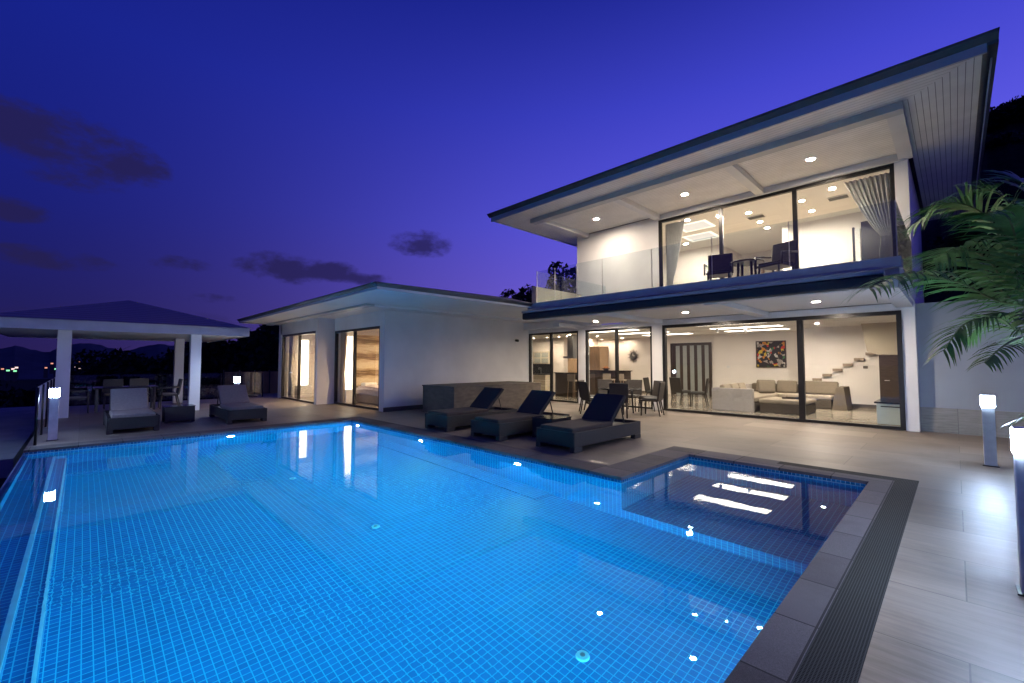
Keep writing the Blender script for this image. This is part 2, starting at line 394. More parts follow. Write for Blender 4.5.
WARM = (1.0, .83, .67)
M['e_down'] = emit('warm_downlight_lens', WARM, 7200)
M['e_down_kit'] = emit('kitchen_downlight_lens', (1, .78, .56), 1100)
M['e_down_up'] = emit('warm_upper_downlight_lens', WARM, 2000)
M['e_down_bed'] = emit('warm_bedroom_downlight_lens', (1, .68, .40), 8500)
M['e_down_out'] = emit('warm_soffit_downlight_lens', (1, .83, .66), 1450)
M['e_down_low'] = emit('balcony_soffit_downlight_lens', (1, .83, .66), 2300)
M['e_strip'] = emit('warm_strip_light', (1, .84, .68), 8.5)
M['e_cove_in'] = emit('soft_cove_glow', (1, .86, .72), 1.05)
M['e_cove'] = emit('warm_cove_glow', (1, .84, .66), 1.7)
M['e_bollard'] = emit('cool_bollard_lens', (.55, .71, 1.0), 400)
M['e_bollard_far'] = emit('cool_bollard_lens_far', (.55, .71, 1.0), 150)
M['e_pool'] = emit('pool_lamp_lens', (.75, .9, 1.0), 260)
M['e_panel'] = emit('lit_window_blind', (1, .84, .62), 5.0)
M['e_town'] = emit('lit_town_window', (1, .40, .30), .9)
M['e_town_g'] = emit('green_town_light', (.3, 1, .5), 1.2)
M['e_town_w'] = emit('white_town_light', (1, .7, .7), 1.2)
M['ring'] = mat('white_light_trim', (.7, .7, .7), .4, .02, 5)

# ------------------------------------------------------------------ mesh helpers
class MB:
    def __init__(s): s.bm = bmesh.new()
    def box(s, x0, y0, z0, x1, y1, z1, mi=0):
        x0, x1 = sorted((x0, x1)); y0, y1 = sorted((y0, y1)); z0, z1 = sorted((z0, z1))
        v = [s.bm.verts.new(p) for p in ((x0,y0,z0),(x1,y0,z0),(x1,y1,z0),(x0,y1,z0),(x0,y0,z1),(x1,y0,z1),(x1,y1,z1),(x0,y1,z1))]
        for f in ((0,3,2,1),(4,5,6,7),(0,1,5,4),(1,2,6,5),(2,3,7,6),(3,0,4,7)):
            fc = s.bm.faces.new([v[i] for i in f]); fc.material_index = mi
        return s
    def rbox(s, x0, y0, z0, x1, y1, z1, r=.02, seg=2, mtx=None):
        t = bmesh.new()
        bmesh.ops.create_cube(t, size=1)
        for v in t.verts:
            v.co = Vector(((v.co.x + .5) * (x1 - x0) + x0, (v.co.y + .5) * (y1 - y0) + y0, (v.co.z + .5) * (z1 - z0) + z0))
        bmesh.ops.bevel(t, geom=list(t.edges), offset=r, segments=seg, affect='EDGES', profile=.5)
        if mtx: bmesh.ops.transform(t, matrix=mtx, verts=t.verts)
        s._merge(t); return s
    def _merge(s, t):
        mp = {}
        for v in t.verts: mp[v] = s.bm.verts.new(v.co)
        for f in t.faces:
            try:
                nf = s.bm.faces.new([mp[v] for v in f.verts]); nf.smooth = f.smooth; nf.material_index = f.material_index
            except ValueError: pass
        t.free()
    def poly(s, pts, mi=0):
        f = s.bm.faces.new([s.bm.verts.new(p) for p in pts]); f.material_index = mi; return s
    def prism(s, pts, vec):
        """closed solid: polygon pts swept by vec"""
        vec = Vector(vec); a = [s.bm.verts.new(p) for p in pts]; b = [s.bm.verts.new(Vector(p) + vec) for p in pts]
        s.bm.faces.new(a); s.bm.faces.new(b[::-1])
        for i in range(len(a)):
            j = (i + 1) % len(a); s.bm.faces.new([a[j], a[i], b[i], b[j]])
        return s
    def cyl(s, p0, p1, r0, r1=None, n=16, cap=True, mi=0):
        r1 = r0 if r1 is None else r1
        p0, p1 = Vector(p0), Vector(p1); d = (p1 - p0).normalized()
        a = d.orthogonal().normalized(); b = d.cross(a)
        A = []; B = []
        for i in range(n):
            t = 2 * math.pi * i / n; o = a * math.cos(t) + b * math.sin(t)
            A.append(s.bm.verts.new(p0 + o * r0)); B.append(s.bm.verts.new(p1 + o * r1))
        for i in range(n):
            j = (i + 1) % n; f = s.bm.faces.new([A[i], A[j], B[j], B[i]]); f.smooth = True; f.material_index = mi
        if cap:
            f = s.bm.faces.new(A[::-1]); f.material_index = mi
            f = s.bm.faces.new(B); f.material_index = mi
        return s
    def tube(s, pts, rads, n=8):
        pts = [Vector(p) for p in pts]; rings = []
        if not isinstance(rads, (list, tuple)): rads = [rads] * len(pts)
        up = None
        for i, p in enumerate(pts):
            d = (pts[min(i + 1, len(pts) - 1)] - pts[max(i - 1, 0)]).normalized()
            if up is None: up = d.orthogonal().normalized()
            a = (up - d * up.dot(d)).normalized(); up = a; b = d.cross(a)
            rings.append([s.bm.verts.new(p + (a * math.cos(2*math.pi*k/n) + b * math.sin(2*math.pi*k/n)) * rads[i]) for k in range(n)])
        for A, B in zip(rings, rings[1:]):
            for k in range(n):
                f = s.bm.faces.new([A[k], A[(k+1) % n], B[(k+1) % n], B[k]]); f.smooth = True
        s.bm.faces.new(rings[0][::-1]); s.bm.faces.new(rings[-1]); return s
    def build(s, name, m, parent=None, label=None, cat=None, group=None, kind=None, local=False):
        me = bpy.data.meshes.new(name)
        bmesh.ops.recalc_face_normals(s.bm, faces=list(s.bm.faces)) if not getattr(s, 'keep', False) else None
        if parent is not None and not local:
            w = wloc(parent)
            bmesh.ops.translate(s.bm, vec=-w, verts=s.bm.verts)
        s.bm.to_mesh(me); s.bm.free()
        for mm in (m if isinstance(m, (list, tuple)) else [m]): me.materials.append(mm)
        o = bpy.data.objects.new(name, me); COL.objects.link(o)
        if parent is not None: o.parent = parent
        tag(o, label, cat, group, kind)
        return o

def wloc(o):
    v = Vector((0, 0, 0))
    while o is not None:
        v += Vector(o.location); o = o.parent
    return v

def tag(o, label=None, cat=None, group=None, kind=None):
    if label: o['label'] = label
    if cat: o['category'] = cat
    if group: o['group'] = group
    if kind: o['kind'] = kind
    return o

def thing(name, label, cat, loc=(0, 0, 0), rz=0, group=None):
    o = bpy.data.objects.new(name, None); COL.objects.link(o)
    o.empty_display_size = .2; o.location = loc; o.rotation_euler = (0, 0, rz)
    return tag(o, label, cat, group)

def copy_tree(o, parent=None):
    c = o.copy(); COL.objects.link(c); c.parent = parent
    for ch in list(o.children): copy_tree(ch, c)
    return c

def place(root, loc, rz=0, label=None, scale=None):
    root.location = loc; root.rotation_euler = (0, 0, rz)
    if label: root['label'] = label
    if scale: root.scale = scale
    return root

def bx(parent, name, m, x0, y0, z0, x1, y1, z1, **k):
    return MB().box(x0, y0, z0, x1, y1, z1).build(name, m, parent, **k)

# ================================================================== SETTING
WL = -.075      # water level
PXL, PXR, PY0, PY1 = -11.1, -.81, -.66, 5.03
SPX, SPY = -3.09, 7.07
# far ground, mountains
g = MB(); g.box(-9000, -9000, -62, 9000, 9000, -60)
g.build('ground', M['ground'], kind='structure')

def hills(name, pts, dist_of, base_z, m, rough, seed, thick):
    """ridge seen along bearings given by image columns; real distance and depth"""
    bm = MB()
    cols = []
    n = len(pts)
    N = 160
    for i in range(N + 1):
        t = i / N * (n - 1); k = min(int(t), n - 2); f = t - k
        f = f * f * (3 - 2 * f)
        az = pts[k][0] * (1 - f) + pts[k + 1][0] * f
        el = pts[k][1] * (1 - f) + pts[k + 1][1] * f
        D = dist_of(az)
        el += rough * mnoise.noise(Vector((az * 40, seed, 0))) + rough * .5 * mnoise.noise(Vector((az * 110, seed, 3)))
        row = []
        for (q, h) in ((-thick, 0), (-thick * .6, .35), (-thick * .3, .7), (0, 1.0), (thick * .5, .5), (thick, 0)):
            d = D + q; z = 1.5 + D * el
            zz = base_z + (z - base_z) * h
            x, y = -math.sin(az) * d, math.cos(az) * d
            zz += (1 - abs(h - .5) * 2) * .12 * (z - base_z) * mnoise.noise(Vector((x * .004, y * .004, seed)))
            row.append(bm.bm.verts.new((x, y, zz)))
        cols.append(row)
    for A, B in zip(cols, cols[1:]):
        for a, b, c, d in zip(A, A[1:], B[1:], B):
            f = bm.bm.faces.new([a, b, c, d]); f.smooth = True
    return bm.build(name, m, kind='structure')

def az_el(x, y):
    d = px_dir(x, y); return math.atan2(-d.x, d.y), d.z / math.hypot(d.x, d.y)
far_pts = [az_el(*p) for p in [(-700, 345), (-300, 345), (-60, 350), (0, 349), (15, 346), (32, 350), (50, 352), (62, 346), (75, 343), (100, 345), (120, 351), (140, 347), (160, 344), (180, 346), (215, 350), (260, 352), (400, 352), (700, 353)]]
hills('mountains', far_pts, lambda a: 3200, -62, M['hill'], .004, 3, 900)

# terrace around the pool --------------------------------------------------
deck = MB()
def deck_box(x0, y0, x1, y1): deck.box(x0, y0, -.30, x1, y1, 0.0)
deck_box(-21.2, PY0, PXL - .45, 5.48)               # beyond the far end of the pool
deck_box(-24.0, 5.48, -3.57, 20.5)                  # between pool and buildings
deck_box(-3.57, 7.57, 2.6, 13.3)
deck_box(-.37, -6, 2.6, 7.57)
deck.build('deck', M['deck'], kind='structure')
cp = MB()
cp.box(PXL - .45, PY0, -.035, PXL, 5.48, .004)
cp.box(PXL, PY1, -.035, SPX, 5.48, .004)
cp.box(-3.57, 5.48, -.035, SPX, 7.57, .004)
cp.box(SPX, SPY, -.035, -1.9, 7.57, .004)
cp.box(-1.9, SPY, -.035, -.59, 7.35, .004)
cp.box(PXR, -6, -.035, -.59, SPY, .004)
cp.build('pool_coping', M['coping'], kind='structure')
dr = MB()
dr.box(-1.9, 7.35, -.10, -.37, 7.57, .002); dr.box(-.59, -6, -.10, -.37, 7.35, .002)
dr.build('drainage_channel', M['drain'], kind='structure')
# pool shell: inner faces
D1, D2 = -1.15, -1.33
sh = MB()
sh.box(PXL - .2, PY0, D1 - .3, PXL, SPY, WL - .005 + .0); sh.box(PXL, PY1, D1 - .3, SPX, PY1 + .25, WL - .005)
sh.box(SPX - .25, PY1 + .25, D1 - .3, SPX, SPY + .2, WL - .005); sh.box(SPX, SPY, D1 - .3, PXR, SPY + .2, WL - .005)
sh.box(PXR, -6, D1 - .3, PXR + .2, SPY + .2, WL - .005)
sh.box(PXL, PY1 - .34, D2, SPX - 1.2, PY1, D2 + .045)                 # foot ledge along the long wall
sh.box(PXL, PY0 + .02, D2 - .2, PXR, PY0 + .06, WL - .004)
sh.box(PXL, PY0 + .06, D2 - .2, PXR, PY0 + .38, -.50)     # weir along the infinity edge
sh.box(PXL, PY0 + .38, D2 - .1, PXR, PY0 + .52, -.80)          # its inner step
sh.box(PXL - .2, -6, D2 - .3, PXR + .2, SPY + .2, D2)          # floor
MB().box(SPX + .001, PY1 + .001, D2 + .01, PXR - .001, SPY - .001, -1.08).build('bay_floor', M['pooltile'], kind='structure')
sh.build('pool_basin', M['pooltile'], kind='structure')
st = MB()
for (x0, y0, x1, y1) in [(PXL, PY0, PXL + .012, SPY), ]:
    pass
st.box(PXL - .012, PY0, WL - .004, PXL + .0, PY1, -.036); st.box(PXL, PY1, WL - .004, SPX, PY1 + .012, -.036)
st.box(SPX - .012, PY1 + .012, WL - .004, SPX, SPY, -.036); st.box(SPX - .012, SPY, WL - .004, PXR, SPY + .012, -.036)
st.box(PXR, -6, WL - .004, PXR + .012, SPY + .012, -.036)
st.build('waterline_tiles', M['pooltile_dark'], kind='structure')
eg = MB()
eg.box(PXL, PY0 + .352, -.53, PXR, PY0 + .386, -.495); eg.box(PXL, PY0 + .505, -.83, PXR, PY0 + .525, -.795)
eg.build('weir_edge_trim', M['pool_edge'], kind='structure')
# water surface
w = MB(); w.keep = True
def wq(x0, y0, x1, y1):
    w.poly([(x0, y0, WL), (x1, y0, WL), (x1, y1, WL), (x0, y1, WL)])
w.poly([(PXL, PY0, WL), (PXR, PY0, WL), (PXR, SPY, WL), (SPX, SPY, WL), (SPX, PY1, WL), (PXL, PY1, WL)])
w.build('pool_water', M['water'], kind='structure')
# outer face of the infinity edge, catch ledge, lower terrace
ow = MB(); ow.box(-11.55, PY0 - .02, -3.0, PXR, PY0 + .02, WL - .012)
ow.build('infinity_edge_face', M['pooltile'], kind='structure')
MB().box(-24, -9, -.45, -11.3, PY0 - .12, -.14).build('lower_terrace', M['concrete'], kind='structure')
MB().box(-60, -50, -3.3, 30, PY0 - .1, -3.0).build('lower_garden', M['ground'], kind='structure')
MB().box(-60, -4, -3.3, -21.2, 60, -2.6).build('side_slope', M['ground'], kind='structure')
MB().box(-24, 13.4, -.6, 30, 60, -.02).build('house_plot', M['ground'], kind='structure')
MB().box(2.6, -6, -.4, 30, 13.05, -.02).build('side_garden', M['bounce_ground'], kind='structure')  # unseen ground, made pale as a sky reflector for the side eaves

# ================================================================== MAIN VILLA
HY = 12.85
house = thing('villa', 'two storey white villa with glass front, wide eaves and lit rooms', 'house', (-5, HY, 0))
P_ = house
# outer lower walls
w = MB()
w.box(-12.3, HY, 0, -12.1, HY + .25, 2.64)
w.box(-12.3, HY, 2.64, -.58, HY + .25, 2.8)
w.box(-.80, HY, 0, -.58, HY + .25, 2.64)
w.box(-.78, HY + .25, 0, -.592, 17.8, 6.1)             # right end wall, both storeys
w.box(-.78, 17.8, 0, -.59, 20.2, 3.0)
w.box(-21.2, 20.2, 0, -.5, 20.45, 6.1) if False else w.box(-21.2, 20.2, 0, -.5, 20.45, 3.0)
w.build('outer_wall', M['plaster'], P_)
MB().box(-9.62, HY - .003, 0, -9.31, HY + .25, 2.64).build('column', M['plaster'], P_)
MB().box(-6.73, HY - .003, 0, -6.36, HY + .25, 2.64).build('column', M['plaster'], P_)
# upper walls
w = MB()
w.box(-9.64, HY, 3.17, -6.46, HY + .25, 6.1)
w.box(-9.64, HY + .25, 3.17, -9.39, 20, 6.1)
w.box(-.82, HY, 3.17, -.59, HY + .25, 6.1)
w.box(-6.46, HY, 5.98, -.82, HY + .25, 6.1)
w.box(-9.39, 20.2, 3.0, -.75, 20.45, 6.1)
w.build('upper_wall', M['plaster'], P_)
# side parapet on the wing roof
MB().box(-9.64, 10.4, 3.1, -9.45, HY - .002, 3.94).build('side_parapet', M['beige'], P_)
# slab, soffit, cap, fascia, beams of the balcony
MB().box(-8.6, 9.3, 2.82, -.58, HY, 3.10).build('balcony_slab', M['soffit_plain'], P_)
MB().box(-8.7, 9.2, 3.04, -.55, 9.62, 3.19).build('balcony_kerb', M['blue_cap'], P_)
MB().box(-12.3, HY - .3, 2.78, -8.6, HY, 3.05).build('lintel_band', M['plaster'], P_)
MB().box(-8.6, 9.62, 3.10, -.58, HY, 3.14).build('balcony_floor', M['deck'], P_)
for x in (-9.45, -6.5, -3.55, -.74):
    MB().box(x - .14, 9.32 if x > -9 else 11.4, 2.70, x + .14, HY - .002, 2.818).build('soffit_beam', M['trim'], P_)
MB().box(-8.6, 9.29, 2.72, -.6, 9.45, 2.82).build('edge_beam', M['trim'], P_)
MB().box(-8.7, 9.193, 3.018, -.55, 9.30, 3.038).build('drip_edge', M['trim'], P_)
aw = MB()
aw.rbox(-8.75, 9.02, 2.72, -.75, 9.2, 2.90, .03)
a_ = aw.build('awning_cassette', M['navy'], P_)
MB().box(-8.75, 9.0, 2.905, -.75, 9.21, 2.965).build('awning_rail', M['blue_cap'], a_)
# lower interior shell
MB().box(-21, HY + .26, -.02, -.78, 20.2, .012).build('room_floor', M['infloor'], P_)
MB().box(-21, HY + .26, 2.69, -.78, 20.2, 2.80).build('room_ceiling', M['ceil_in'], P_)
w = MB()
w.box(-13.9, 17.0, 0, -4.0, 17.05, .001) if False else None
w.box(-13.4, 19.5, .012, -3.9, 19.62, 2.74)        # living / dining back wall
w.box(-3.9, 18.1, .012, -.76, 18.22, 2.74)         # stair wall
w.box(-3.9, 18.22, .012, -3.8, 19.5, 2.69)
w.box(-18.5, 16.6, .012, -13.4, 16.72, 2.74)       # kitchen back wall
w.box(-13.4, 16.6, .012, -13.3, 19.5, 2.69)
w.box(-18.6, 13.2, .012, -18.5, 16.72, 2.74)
w.build('room_wall', M['plaster_in'], P_)
for q in ((-13.3, 19.47, .012, -9.5, 19.498, .10), (-7.1, 19.47, .012, -3.95, 19.498, .1), (-3.8, 18.07, .012, -1.8, 18.098, .13)): MB().box(*q).build('skirting_board', M['boxstone'], P_)
# sliding windows: frame, mullions, panes
def window(parent, axis, c, a0, a1, z0, z1, mull, ft=.07, depth=.10, label=None, glass='glass', mullw=.05):
    """axis 'x': window in a plane y=c spanning a0..a1 in x"""
    fr = MB()
    def b(m, p0, p1, q0, q1, d0, d1):
        if axis == 'x': m.box(p0, c + d0, q0, p1, c + d1, q1)
        else: m.box(c + d0, p0, q0, c + d1, p1, q1)
    b(fr, a0, a0 + ft, z0, z1, 0, depth); b(fr, a1 - ft, a1, z0, z1, 0, depth)
    b(fr, a0 + ft, a1 - ft, z1 - ft, z1, 0, depth); b(fr, a0 + ft, a1 - ft, z0, z0 + ft * .7, 0, depth)
    f = fr.build('window', M['frame'], parent, label=label)
    xs = [a0 + ft] + [x for x in mull] + [a1 - ft]
    for x in mull:
        mb = MB(); b(mb, x - mullw, x + mullw, z0 + ft * .7, z1 - ft, .01, depth - .01); mb.build('mullion', M['frame'], f)
    for p, q in zip(xs, xs[1:]):
        g0 = p + (mullw if p in mull else 0); g1 = q - (mullw if q in mull else 0)
        mb = MB(); b(mb, g0 + .001, g1 - .001, z0 + ft * .7 + .001, z1 - ft - .001, .045, .053); mb.build('pane', M[glass], f)
    return f
window(P_, 'x', HY + .02, -12.1, -9.62, .015, 2.64, [-10.95], .07)
window(P_, 'x', HY + .02, -9.31, -6.73, .015, 2.64, [-8.05], .07)
window(P_, 'x', HY - .04, -6.36, -.80, .015, 2.64, [-2.72], .09, .13, mullw=.065)
window(P_, 'x', HY + .02, -6.46, -.82, 3.14, 5.98, [-4.58, -2.76], .08)
# upper interior
MB().box(-9.39, HY + .26, 3.08, -.78, 20.2, 3.16).build('upper_floor', M['infloor'], P_)
MB().box(-9.39, HY + .26, 5.96, -.78, 20.2, 6.03).build('upper_ceiling', M['ceil_in'], P_)
w = MB()
w.box(-3.75, 16.3, 3.16, -.78, 16.42, 5.959); w.box(-3.87, 16.3, 3.16, -3.75, 17.3, 5.959)
w.box(-6.1, 19.4, 3.16, -3.87, 19.5, 5.959); w.box(-3.87, 17.3, 3.16, -3.75, 19.4, 5.959)
w.build('upper_room_wall', M['plaster_in'], P_)
w = MB(); w.box(-9.39, 17.1, 3.16, -6.1, 17.22, 5.959); w.box(-6.2, 17.22, 3.16, -6.1, 19.4, 5.959)
w.build('upper_room_wall', M['plaster_in'], P_)
# main roof: soffit in two board directions, beams, fascia, gutter, hip
EX0, EX1, EY0, EY1, ZS = -10.42, .44, 9.38, 19.6, 6.12
BX0, BX1, BY = -9.4, -.52, 10.30
so = MB()
so.prism([(EX0, EY0, ZS), (EX1, EY0, ZS), (BX1, BY, ZS), (BX0, BY, ZS)], (0, 0, .04))
so.prism([(BX0, BY, ZS), (BX1, BY, ZS), (BX1, HY, ZS), (BX0, HY, ZS)], (0, 0, .04))
so.build('front_soffit', M['soffit_x'], P_)
so = MB()
so.prism([(EX1, EY0, ZS), (EX1, EY1, ZS), (BX1, EY1, ZS), (BX1, BY, ZS)], (0, 0, .04))
so.build('side_soffit', M['soffit_y'], P_)
so = MB(); so.prism([(EX0, EY0, ZS), (BX0, BY, ZS), (BX0, EY1, ZS), (EX0, EY1, ZS)], (0, 0, .04))
so.build('side_soffit', M['soffit_y'], P_)
MB().box(BX0 - .1, BY - .12, ZS - .14, BX1 + .02, BY + .12, ZS - .001).build('eaves_beam', M['fascia'], P_)
MB().box(BX1 - .22, BY + .12, ZS - .14, BX1 + .02, HY - .003, ZS - .001).build('eaves_beam', M['trim'], P_)
for x in (-9.2, -6.45, -3.52):
    MB().box(x - .10, BY + .12, ZS - .14, x + .10, HY - .003, ZS - .001).build('eaves_beam', M['trim'], P_)
MB().box(-6.5, HY - .10, ZS - .15, -.6, HY - .003, ZS - .001).build('head_beam', M['trim'], P_)
f = MB()
f.box(EX0 - .04, EY0 - .04, ZS - .06, EX1 + .04, EY0, ZS + .13)
f.box(EX0 - .04, EY0, ZS - .03, EX0, EY1, ZS + .13)
f.build('fascia', M['fascia'], P_)
f = MB(); f.box(EX1, EY0, ZS - .05, EX1 + .05, EY1, ZS + .13)
f.build('side_fascia', M['gutter'], P_)
f = MB()
f.prism([(EX0 - .12, EY0 - .13, ZS + .15), (EX0 - .12, EY0 - .04, ZS + .08), (EX0 - .12, EY0 - .04, ZS + .19), (EX0 - .12, EY0 - .14, ZS + .19)], (EX1 - EX0 + .28, 0, 0))
f.box(EX1 + .05, EY0 - .04, ZS + .03, EX1 + .16, EY1, ZS + .19)
f.build('gutter', M['gutter'], P_)
MB().cyl((EX1 + .10, EY0 + .35, ZS + .012), (EX1 + .10, EY1, ZS + .012), .012, n=8).build('cable_tube', M['post'], P_)
rf = MB()
z0, z1 = ZS + .19, ZS + 1.2
A = [(EX0 - .15, EY0 - .15, z0), (EX1 + .17, EY0 - .15, z0), (EX1 + .17, EY1 + .15, z0), (EX0 - .15, EY1 + .15, z0)]
rg = [(-7.5, (EY0 + EY1) / 2, z1), (-2.4, (EY0 + EY1) / 2, z1)]
V = [rf.bm.verts.new(p) for p in A + rg]
for q in ((0, 1, 5, 4), (1, 2, 5), (2, 3, 4, 5), (3, 0, 4), (3, 2, 1, 0)): rf.bm.faces.new([V[i] for i in q])
rf.build('roof', M['roof'], P_)
# staircase inside, along the stair wall
for i, (xx, zz) in enumerate([(-3.36, .93), (-3.07, 1.09), (-2.78, 1.27), (-2.50, 1.44), (-2.20, 1.62), (-1.90, 1.80)]):
    MB().box(xx - .13, 18.0, zz - .08, xx + .13, 18.098, zz + .01).build('stair_tread', M['oak'], P_)
MB().prism([(-2.02, 17.2, 2.689), (-1.90, 17.2, 1.82), (-1.62, 17.2, 1.72), (-.79, 17.2, 1.72), (-.79, 17.2, 2.689)], (0, .89, 0)).build('stair_underside', M['beige'], P_)
d = MB(); d.box(-1.62, 17.14, .012, -.95, 17.2, 1.71); d_ = d.build('inner_door', M['dark_wood'], P_)
MB().cyl((-1.50, 17.08, .95), (-1.38, 17.08, .95), .012, n=8).build('handle', M['metal'], d_)
# folding frosted door on the back wall
fd = MB(); x0, x1, zt = -9.25, -7.42, 2.36
fd.box(x0, 19.40, .012, x0 + .10, 19.499, zt); fd.box(x1 - .10, 19.40, .012, x1, 19.499, zt); fd.box(x0 + .1, 19.40, zt - .12, x1 - .1, 19.499, zt)
fdo = fd.build('folding_door', M['dark_wood'], P_)
n = 5; ww = (x1 - x0 - .2) / n
for i in range(n):
    a = x0 + .1 + i * ww
    MB().box(a + .001, 19.44, .02, a + ww * .42, 19.49, zt - .121).build('door_stile', M['dark_wood'], fdo)
    MB().box(a + ww * .42 + .001, 19.455, .02, a + ww - .001, 19.48, zt - .121).build('frosted_panel', M['frost'], fdo)
# upstairs: dark panel door and shelf niche, light switches
d = MB(); d.box(-1.82, 16.2, 3.16, -1.10, 16.298, 5.62)
d.build('dark_panel_door', M['frame'], P_)
MB().box(-1.97, 16.22, 3.16, -1.85, 16.298, 5.45).build('door_edge', M['ring'], P_)
MB().box(-2.03, 16.21, 3.16, -1.971, 16.298, 5.5).build('door_jamb', M['frame'], P_)
w = MB(); w.box(-5.25, 19.1, 4.0, -4.75, 19.398, 4.04); w.box(-5.25, 19.1, 4.7, -4.75, 19.398, 4.74); w.box(-5.25, 19.1, 5.3, -4.75, 19.398, 5.34)
w.box(-5.29, 19.1, 3.5, -5.25, 19.398, 5.6); w.box(-4.75, 19.1, 3.5, -4.71, 19.398, 5.6)
w.build('shelf_niche', M['oakpanel'], P_)
for (x, y, z) in [(-6.75, 19.46, 1.30), (-2.05, 18.06, 1.33), (-10.1, 19.46, .98), (-2.55, 16.26, 4.35)]:
    MB().rbox(x - .06, y + .02, z - .045, x + .06, y + .038, z + .045, .006).build('light_switch', M['boxstone'] if x > -3 else M['ring'], P_)

# balcony glass railing ----------------------------------------------------
rail = thing('glass_railing', 'frameless glass balcony railing along the upper floor edge', 'railing', (-5, 9.3, 3.19))
js = [-8.42, -7.75, -7.0, -6.2, -4.85, -3.5, -2.1, -.60]
for a, b in zip(js, js[1:]):
    MB().box(a + .012, 9.30, 3.195, b - .012, 9.312, 4.12).build('glass_panel', M['rail_glass'], rail)
MB().box(-8.42, 9.33, 3.195, -8.41, HY - .02, 4.12).build('glass_panel', M['rail_glass'], rail)
MB().box(-.60, 9.33, 3.195, -.59, HY - .02, 4.12).build('glass_panel', M['rail_glass'], rail)
for x in js: MB().box(x - .006, 9.298, 3.192, x + .006, 9.314, 4.12).build('joint', M['metal'], rail)

# ================================================================== BEDROOM WING
wing = thing('bedroom_wing', 'low single storey white wing with two lit bedroom windows and hip roof', 'house', (-16, 9, 0))
P_ = wing
Z = 3.07
w = MB()
w.box(-12.3, 6.5, 0, -12.1, HY, Z)                  # east wall
w.box(-12.4, 6.5, 0, -12.3, 6.7, Z)
w.box(-15.8, 6.5, 2.62, -12.4, 6.7, Z)
w.box(-15.98, 5.9, 0, -15.8, 11.5, Z)              # return wall and partition
w.box(-19.85, 5.9, 2.62, -15.98, 6.1, Z)
w.box(-20.05, 5.9, 0, -19.7, 6.1, Z)
w.box(-20.05, 6.1, 0, -19.85, HY, Z)
w.build('outer_wall', M['plaster'], P_)
MB().box(-12.098, 6.48, 0, -12.06, 12.84, .13).build('skirting', M['boxstone'], P_)
for a_, b_, c_ in ((-19.85, -15.98, 6.11), (-15.8, -12.3, 6.71)):
    MB().box(a_, c_, -.02, b_, 10.4, .012).build('room_floor', M['infloor'], P_)
    MB().box(a_, c_, 2.70, b_, 10.4, 2.76).build('room_ceiling', M['ceil_in'], P_)
w = MB(); w.box(-19.85, 10.4, .012, -12.3, 10.5, 2.7); w.box(-19.849, 6.11, .012, -19.80, 10.4, 2.7)
w.box(-15.799, 6.71, .012, -15.76, 10.4, 2.7)
w.build('room_wall', M['plaster_in'], P_)
window(P_, 'x', 6.52, -15.80, -12.4, .015, 2.62, [-14.25], .08, mullw=.05)
window(P_, 'x', 5.92, -19.7, -15.98, .015, 2.62, [-17.75], .08, mullw=.05)
MB().box(-15.758, 7.18, .55, -15.72, 8.7, 2.52).build('headboard_panel', M['stripe'], P_)
MB().box(-15.758, 6.80, .50, -15.73, 7.16, 2.45).build('lit_blind', M['e_panel'], P_)
MB().box(-19.798, 6.60, .50, -19.77, 7.02, 2.45).build('lit_blind', M['e_panel'], P_)
MB().rbox(-15.75, 6.76, .012, -15.35, 7.16, .50, .01).build('bedside_unit', M['ring'], P_)
MB().rbox(-19.78, 6.5, .012, -19.4, 7.05, .50, .01).build('bedside_unit', M['ring'], P_)
# wing roof
WX0, WX1, WY0, WY1 = -19.98, -8.6, 4.45, 13.2
ws = MB()
ws.prism([(WX0, WY0, Z), (WX1, WY0, Z), (-11.1, 5.75, Z), (WX0, 5.75, Z)], (0, 0, .04))
ws.prism([(WX1, WY0, Z), (WX1, 9.8, Z), (-8.7, HY, Z), (-11.1, HY, Z), (-11.1, 5.75, Z)], (0, 0, .04))
ws.prism([(-20.3, 5.75, Z), (-11.1, 5.75, Z), (-11.1, HY, Z), (-20.3, HY, Z)], (0, 0, .04))
ws.build('soffit', M['soffit_plain'], P_)
bb = MB(); bb.box(-19.9, 5.35, Z - .06, -11.0, 5.6, Z - .001); b_ = bb.build('eaves_beam', M['fascia'], P_)
bb = MB(); bb.box(-11.22, 5.601, Z - .06, -11.0, HY - .31, Z - .001); bb.build('eaves_beam', M['trim'], P_)
f = MB()
f.box(WX0 - .04, WY0 - .04, Z - .015, WX1 + .04, WY0, Z + .08); f.box(WX1, WY0, Z - .015, WX1 + .04, 9.2, Z + .08); f.box(WX0 - .04, WY0, Z - .015, WX0, WY1, Z + .08)
f.build('fascia', M['fascia'], P_)
f = MB()
f.prism([(WX0 - .06, WY0 - .10, Z + .09), (WX0 - .06, WY0 - .04, Z + .04), (WX0 - .06, WY0 - .04, Z + .12), (WX0 - .06, WY0 - .11, Z + .12)], (WX1 - WX0 + .16, 0, 0))
f.prism([(WX1 + .041, WY0 - .04, Z + .04), (WX1 + .10, WY0 - .04, Z + .09), (WX1 + .11, WY0 - .04, Z + .12), (WX1 + .041, WY0 - .04, Z + .12)], (0, 9.2 - WY0 + .04, 0))
f.build('gutter', M['gutter'], P_)
rf = MB(); z0 = Z + .12; s = math.tan(R(8))
A = [(WX0 - .12, WY0 - .12, z0), (WX1 + .12, WY0 - .12, z0), (WX1 + .12, 9.2, z0), (-8.75, 10.3, z0 + .1), (-9.64, HY, z0 + .1), (WX0 - .12, HY, z0)]
rb = MB()
hy = (WY0 + 13.2) / 2
